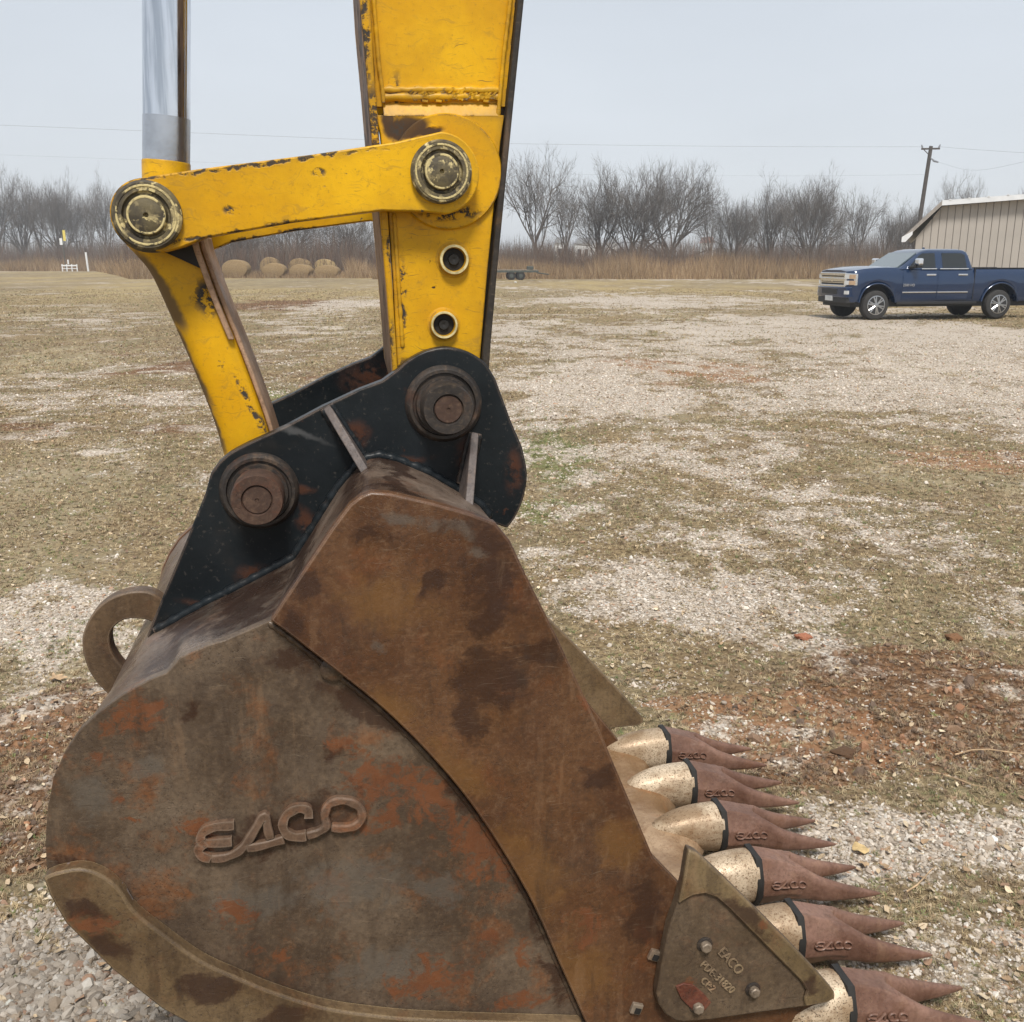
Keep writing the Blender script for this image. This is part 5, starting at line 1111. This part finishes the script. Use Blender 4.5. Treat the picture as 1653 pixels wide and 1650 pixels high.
# underside, wheel wells
B().box(-3.0, 2.75, -.80, .80, .36, .56).build('underbody', m_blk, tr)
for x in (1.95, -1.95): B().box(x-.60, x+.60, -.66, .66, .45, 1.02).build('wheel_well', m_blk, tr)
for s_ in (1, -1):
    B().box(-1.25, 1.30, *sorted((s_*.86, s_*.955)), .42, .52).build('rocker_panel', m_blk, tr, bevel=.02)
    for x in (1.95, -1.95):
        B().tube([Vector((x+.59*math.cos(R(t_)), s_*1.0, .43+.59*math.sin(R(t_)))) for t_ in range(6, 175, 8)], .028, 6).build('wheel_arch_trim', m_blue, tr, smooth=60)
        w_ = B().lathe([(.24, .0), (.33, -.01), (.39, .01), (.413, .05), (.415, .13), (.413, .21), (.39, .25), (.33, .27), (.24, .26)], (x, s_*.99-(.27 if s_ > 0 else 0), .413), 36).build('wheel', m_tyre, tr, smooth=35)
        ys_ = s_*.955
        B().lathe([(.262, 0), (.262, -s_*.03), (.245, -s_*.03), (.235, s_*-.0+(-s_*.10)), (.0, -s_*.10)], (x, ys_+s_*.035, .413), 36).build('rim', m_blk, w_, smooth=30)
        B().lathe([(.268, -s_*.02), (.272, 0), (.250, s_*.006), (.240, -s_*.012)], (x, ys_+s_*.036, .413), 36, cap=False).build('rim_lip', m_alloy, w_, smooth=40)
        sp_b = B()
        for i in range(6):
            for da in (-.16, .16):
                a_ = i*PI/3+.3; p0 = Vector((x+.05*math.cos(a_), ys_+s_*.028, .413+.05*math.sin(a_))); p1 = Vector((x+.252*math.cos(a_+da), ys_+s_*.022, .413+.252*math.sin(a_+da)))
                sp_b.tube([p0, p1], [.030, .024], 5)
        for i in range(6):
            for j_ in range(2): pass
        sp_b.lathe([(.075, -s_*.03), (.075, s_*.012), (.045, s_*.02), (0, s_*.02)], (x, ys_+s_*.025, .413), 16)
        o_ = sp_b.build('spokes', m_alloy, w_, smooth=40)
# front end
B().box(2.80, 2.965, -.70, .70, .93, 1.315).build('grille_backing', m_blk, tr, bevel=.02)
gl = empty('grille', (0, 0, 0)); gl.parent = tr
for z, h_ in ((1.275, .045), (1.12, .055), (.945, .035)): B().box(2.94, 2.995, -.74, .74, z-h_, z+h_).build('grille_bar', m_chr, gl, bevel=.015)
for z in (1.04, 1.19): B().box(2.95, 2.975, -.70, .70, z-.012, z+.012).build('grille_bar', m_chr, gl)
for s_ in (-1, 1): B().box(2.93, 2.985, *sorted((s_*.66, s_*.74)), .93, 1.30).build('grille_bar', m_chr, gl, bevel=.01)
em = B().prism([(-.15, -.035), (-.05, -.035), (-.04, -.055), (.04, -.055), (.05, -.035), (.15, -.035), (.13, .035), (.05, .035), (.04, .055), (-.04, .055), (-.05, .035), (-.13, .035)], 0, .02).build('emblem', plain('gold_emblem', (.66, .58, .40), .3, .5), gl)
em.rotation_euler = (0, 0, PI/2); em.location = (2.84, 0, 1.12)
for s_ in (1, -1):
    prism_n([Vector((2.965, s_*.72, .95)), Vector((2.965, s_*.72, 1.31)), Vector((2.70, s_*1.005, 1.29)), Vector((2.70, s_*1.005, .97))], Vector((.07, 0, 0))).build('headlight', m_chr, tr, bevel=.01)
    for z0, z1 in ((.985, 1.10), (1.15, 1.27)):
        prism_n([Vector((2.985, s_*.75, z0)), Vector((2.985, s_*.75, z1)), Vector((2.90, s_*.86, z1)), Vector((2.90, s_*.86, z0))], Vector((.06, 0, 0))).build('headlight_lens', m_lens, tr)
        prism_n([Vector((2.89, s_*.87, z0)), Vector((2.89, s_*.87, z1)), Vector((2.745, s_*.992, z1)), Vector((2.745, s_*.992, z0))], Vector((.06, 0, 0))).build('turn_signal', m_amb, tr)
bp = [(2.70, -.98), (2.98, -.86), (3.06, -.6), (3.08, 0), (3.06, .6), (2.98, .86), (2.70, .98)]
def bumper(z0, z1, off, nm, mat): 
    p = [Vector((x+off, y*(1+off), z0)) for x, y in bp]; q = [Vector((x+off, y*(1+off), z1)) for x, y in bp]; n = len(p); b2 = [Vector((2.5, a_.y*.9, a_.z)) for a_ in p]; c2 = [Vector((2.5, a_.y*.9, a_.z)) for a_ in q]
    bb = B(); bb.loft([[p[i], q[i], c2[i], b2[i]] for i in range(n)]); return bb.build(nm, mat, tr, bevel=.025, smooth=40)
bumper(.62, .925, 0, 'bumper', m_blue); bumper(.46, .63, -.03, 'lower_valance', m_blk)
B().box(3.05, 3.087, -.45, .45, .72, .87).build('bumper_intake', m_blk, tr, bevel=.01); B().box(3.04, 3.092, -.20, .20, .52, .66).build('licence_plate', plain('pale_plate', (.55, .56, .56), .4), tr, bevel=.006)
for s_ in (1, -1): prism_n([Vector((3.0, s_*.78, .72)), Vector((3.0, s_*.78, .82)), Vector((2.93, s_*.90, .82)), Vector((2.93, s_*.90, .72))], Vector((.05, 0, 0))).build('fog_light', m_lens, tr)
# mirrors
for s_ in (1, -1):
    B().tube([Vector((.98, s_*.93, 1.46)), Vector((.94, s_*1.06, 1.48)), Vector((.90, s_*1.10, 1.52))], [.05, .045, .05], 6).build('mirror_arm', m_blk, tr)
    B().box(.76, .92, *sorted((s_*1.04, s_*1.27)), 1.53, 1.72).build('side_mirror', m_chr, tr, bevel=.045, seg=3); B().box(.77, .91, *sorted((s_*1.05, s_*1.26)), 1.47, 1.53).build('mirror_base', m_blk, tr, bevel=.02)
B().box(-.02, .05, -.03, .03, 1.97, 2.03).build('roof_fin', m_blue, tr, bevel=.02); B().box(-3.13, -3.11, -.85, .85, .8, 1.38).build('tailgate', m_blue, tr)
for s_ in (1, -1): B().box(-3.14, -3.09, *sorted((s_*.86, s_*.99)), .95, 1.35).build('tail_light', plain('red_lens', (.4, .02, .015), .25), tr)
B().box(-3.32, -3.1, -.95, .95, .50, .68).build('rear_bumper', m_chr, tr, bevel=.03)
def trk_txt(s, x, z, size, nm, mat):
    me = text_mesh(s, size, .006, lambda a_, b2, c_: (x-a_, side_y(x, z)+.014+c_, z+b2)); mobj(nm, me, mat, tr)
trk_txt('2500 HD', 1.0, .97, .10, 'badge_lettering', m_chr); trk_txt('4x4', -2.93, 1.33, .11, 'decal_lettering', m_chr)
for o_ in [q for q in tr.children_recursive if q.type == 'MESH' and q is not em]:
    for v_ in o_.data.vertices:
        if v_.co.x > 2.35: v_.co.x = 2.35+(v_.co.x-2.35)*.76
# trailer jack and tongue seen behind the rear wheel
tg = empty('tow_trailer', (tr.location.x-fx*4.6, tr.location.y-fy*4.6, 0), TH_, label='dark trailer tongue with jack and small wheel behind the blue pickup', cat='trailer')
B().box(-2.5, 1.1, -.06, .06, .42, .54).build('tongue', m_blk, tg); B().tube([(0.55, .12, .12), (.55, .12, .95)], .04, 8).build('jack', m_gmetal, tg)
B().lathe([(.05, 0), (.13, .01), (.13, .07), (.05, .08)], (.55, .08, .13), 16).build('wheel', m_rubber, tg, smooth=40)
B().box(-2.6, -.6, -.9, .9, .50, .62).build('deck', m_gmetal, tg)
w_ = B().lathe([(.2, 0), (.33, .01), (.36, .05), (.36, .16), (.33, .2), (.2, .2)], (-1.4, .8, .36), 24).build('wheel', m_tyre, tg, smooth=40)

# ---- small loose things on the ground
def lay(px, py): x, y = ground_at(px, py); return x, y, gz(x, y)
m_red = plain('red_sandstone', (.30, .12, .065), .9, var=.3, sc=30)
def rock(px, py, r, label, mat, cat='rock', nm='red_rock', sc=(1.5, .9, .7)):
    bm = bmesh.new(); bmesh.ops.create_icosphere(bm, subdivisions=3, radius=1); q = random.Random(px)
    for v_ in bm.verts: v_.co *= 1+.6*(vnoise(np.array([v_.co.x*1.3+9+v_.co.z]), np.array([v_.co.y*1.4+7.7]), 5)[0]-.5)+.45*(vnoise(np.array([v_.co.x*5+9]), np.array([v_.co.y*5+v_.co.z*4+7]), 6)[0]-.5)
    me = bpy.data.meshes.new(nm); bm.to_mesh(me); bm.free(); o = mobj(nm, me, mat, smooth=35, label=label, cat=cat); x, y, z = lay(px, py); o.location = (x, y, z+r*.35); o.scale = (r*sc[0], r*sc[1], r*sc[2]); o.rotation_euler = (.1, .1, q.uniform(-.4, .4))
rock(1297, 1030, .027, 'red-orange rock lying alone on the pale gravel', m_red)
rock(1362, 1218, .034, 'dark clod of turned earth on the brown patch beyond the teeth', plain('dark_soil', (.085, .045, .022), .95, var=.4, sc=40), 'clod', 'earth_clod', (1.4, .9, .45))
rock(1540, 1030, .038, 'reddish-brown tufted clod at the right edge beyond the red rock', plain('brown_soil', (.17, .085, .04), .95, var=.4, sc=40), 'clod', 'earth_clod', (1.0, .8, .6))
m_leaf = plain('dead_leaf', (.42, .29, .17), .75, var=.3, sc=30); m_leaf2 = plain('pale_dead_leaf', (.50, .36, .17), .7, var=.25, sc=30)
def leaf(px, py, L, rz, label, mat, lobes):
    n = 40; v = [(0, 0, .012)]; f = []
    for i in range(n):
        t = 2*PI*i/n; r = (.30+.70*abs(math.cos(t/2))**1.5)*(1-.42*lobes*abs(math.sin(t*3.5))**1.6); x_, y__ = math.cos(t)*r*L-.2*L, math.sin(t)*r*L*.75
        v.append((x_, y__, .006+.35*abs(y__)+.10*L*math.sin(t*4+1)))
    for i in range(n): f.append((0, 1+i, 1+(i+1) % n))
    v += [(p[0], p[1], p[2]-.0008) for p in v[:n+1]]; f += [(n+1, n+2+(i+1) % n, n+2+i) for i in range(n)]+[(1+i, n+2+i, n+2+(i+1) % n, 1+(i+1) % n) for i in range(n)]
    o = B().add(v, f).build('dead_leaf', mat, smooth=60, label=label, cat='leaf'); x, y, z = lay(px, py); o.location = (x, y, z+.008); o.rotation_euler = (.15, .1, rz)
leaf(92, 1098, .055, .3, 'lobed tan oak leaf on the brown thatch left of the lifting eye', m_leaf, 1.)
leaf(1386, 1371, .038, -.3, 'narrow golden dead leaf on the gravel beyond the fourth tooth', m_leaf2, .3)
leaf(1394, 1398, .026, 1.8, 'small pale curled leaf just below the golden leaf', m_leaf, .6)
leaf(60, 714, .055, 1.1, 'pale leaf scrap on the dead grass at the far left', m_leaf, .6)
# dry stalks caught under the side cutter
for i in range(5):
    p0 = P3(1302+i*4, 1618, 1.70); p1 = P3(1298+i*9, 1655+i*3, 1.66)
    B().tube([p0, p0.lerp(p1, .5)+Vector((.004, -.006, .0)), p1], [.0012, .001, .0006], 5).build('caught_stalk', m_leaf2, bucket)
# long twigs and straws on the ground
for i, (px, py, L, a_) in enumerate(((1600, 1222, .28, .1), (1540, 1262, .2, -.3), (165, 1120, .14, 1.2), (40, 1250, .12, .8), (1490, 1420, .18, .6))):
    x, y, z = lay(px, py); b = B(); b.tube([(x+math.cos(a_)*L*(t-.5), y+math.sin(a_)*L*(t-.5)+.02*math.sin(t*4+i), z+.012+.006*math.sin(t*5)) for t in (0, .25, .5, .75, 1)], [.003, .0026, .0024, .002, .001], 5)
    b.build('twig', m_leaf, label=('thin twig lying at the right edge of the brown patch', 'short twig below the long one on the brown patch', 'pale twig beside the lifting eye on brown thatch', 'pale straw stalk on the brown thatch at the left edge', 'pale stalk on the grass at the lower right')[i], cat='twig')

# ---- haze
hz = B().box(-900, 900, -60, 1290, -1.2, 17).build('haze', None, kind='stuff', label='thin pale winter mist over the field')
hm = bpy.data.materials.new('haze'); hm.use_nodes = True; ht = hm.node_tree; ht.nodes.clear()
ho = ht.nodes.new('ShaderNodeOutputMaterial'); hv = ht.nodes.new('ShaderNodeVolumePrincipled'); hv.inputs['Density'].default_value = .0009; hv.inputs['Color'].default_value = (.93, .96, 1, 1); hv.inputs['Anisotropy'].default_value = .2
ht.links.new(hv.outputs[0], ho.inputs['Volume']); hz.data.materials.append(hm)
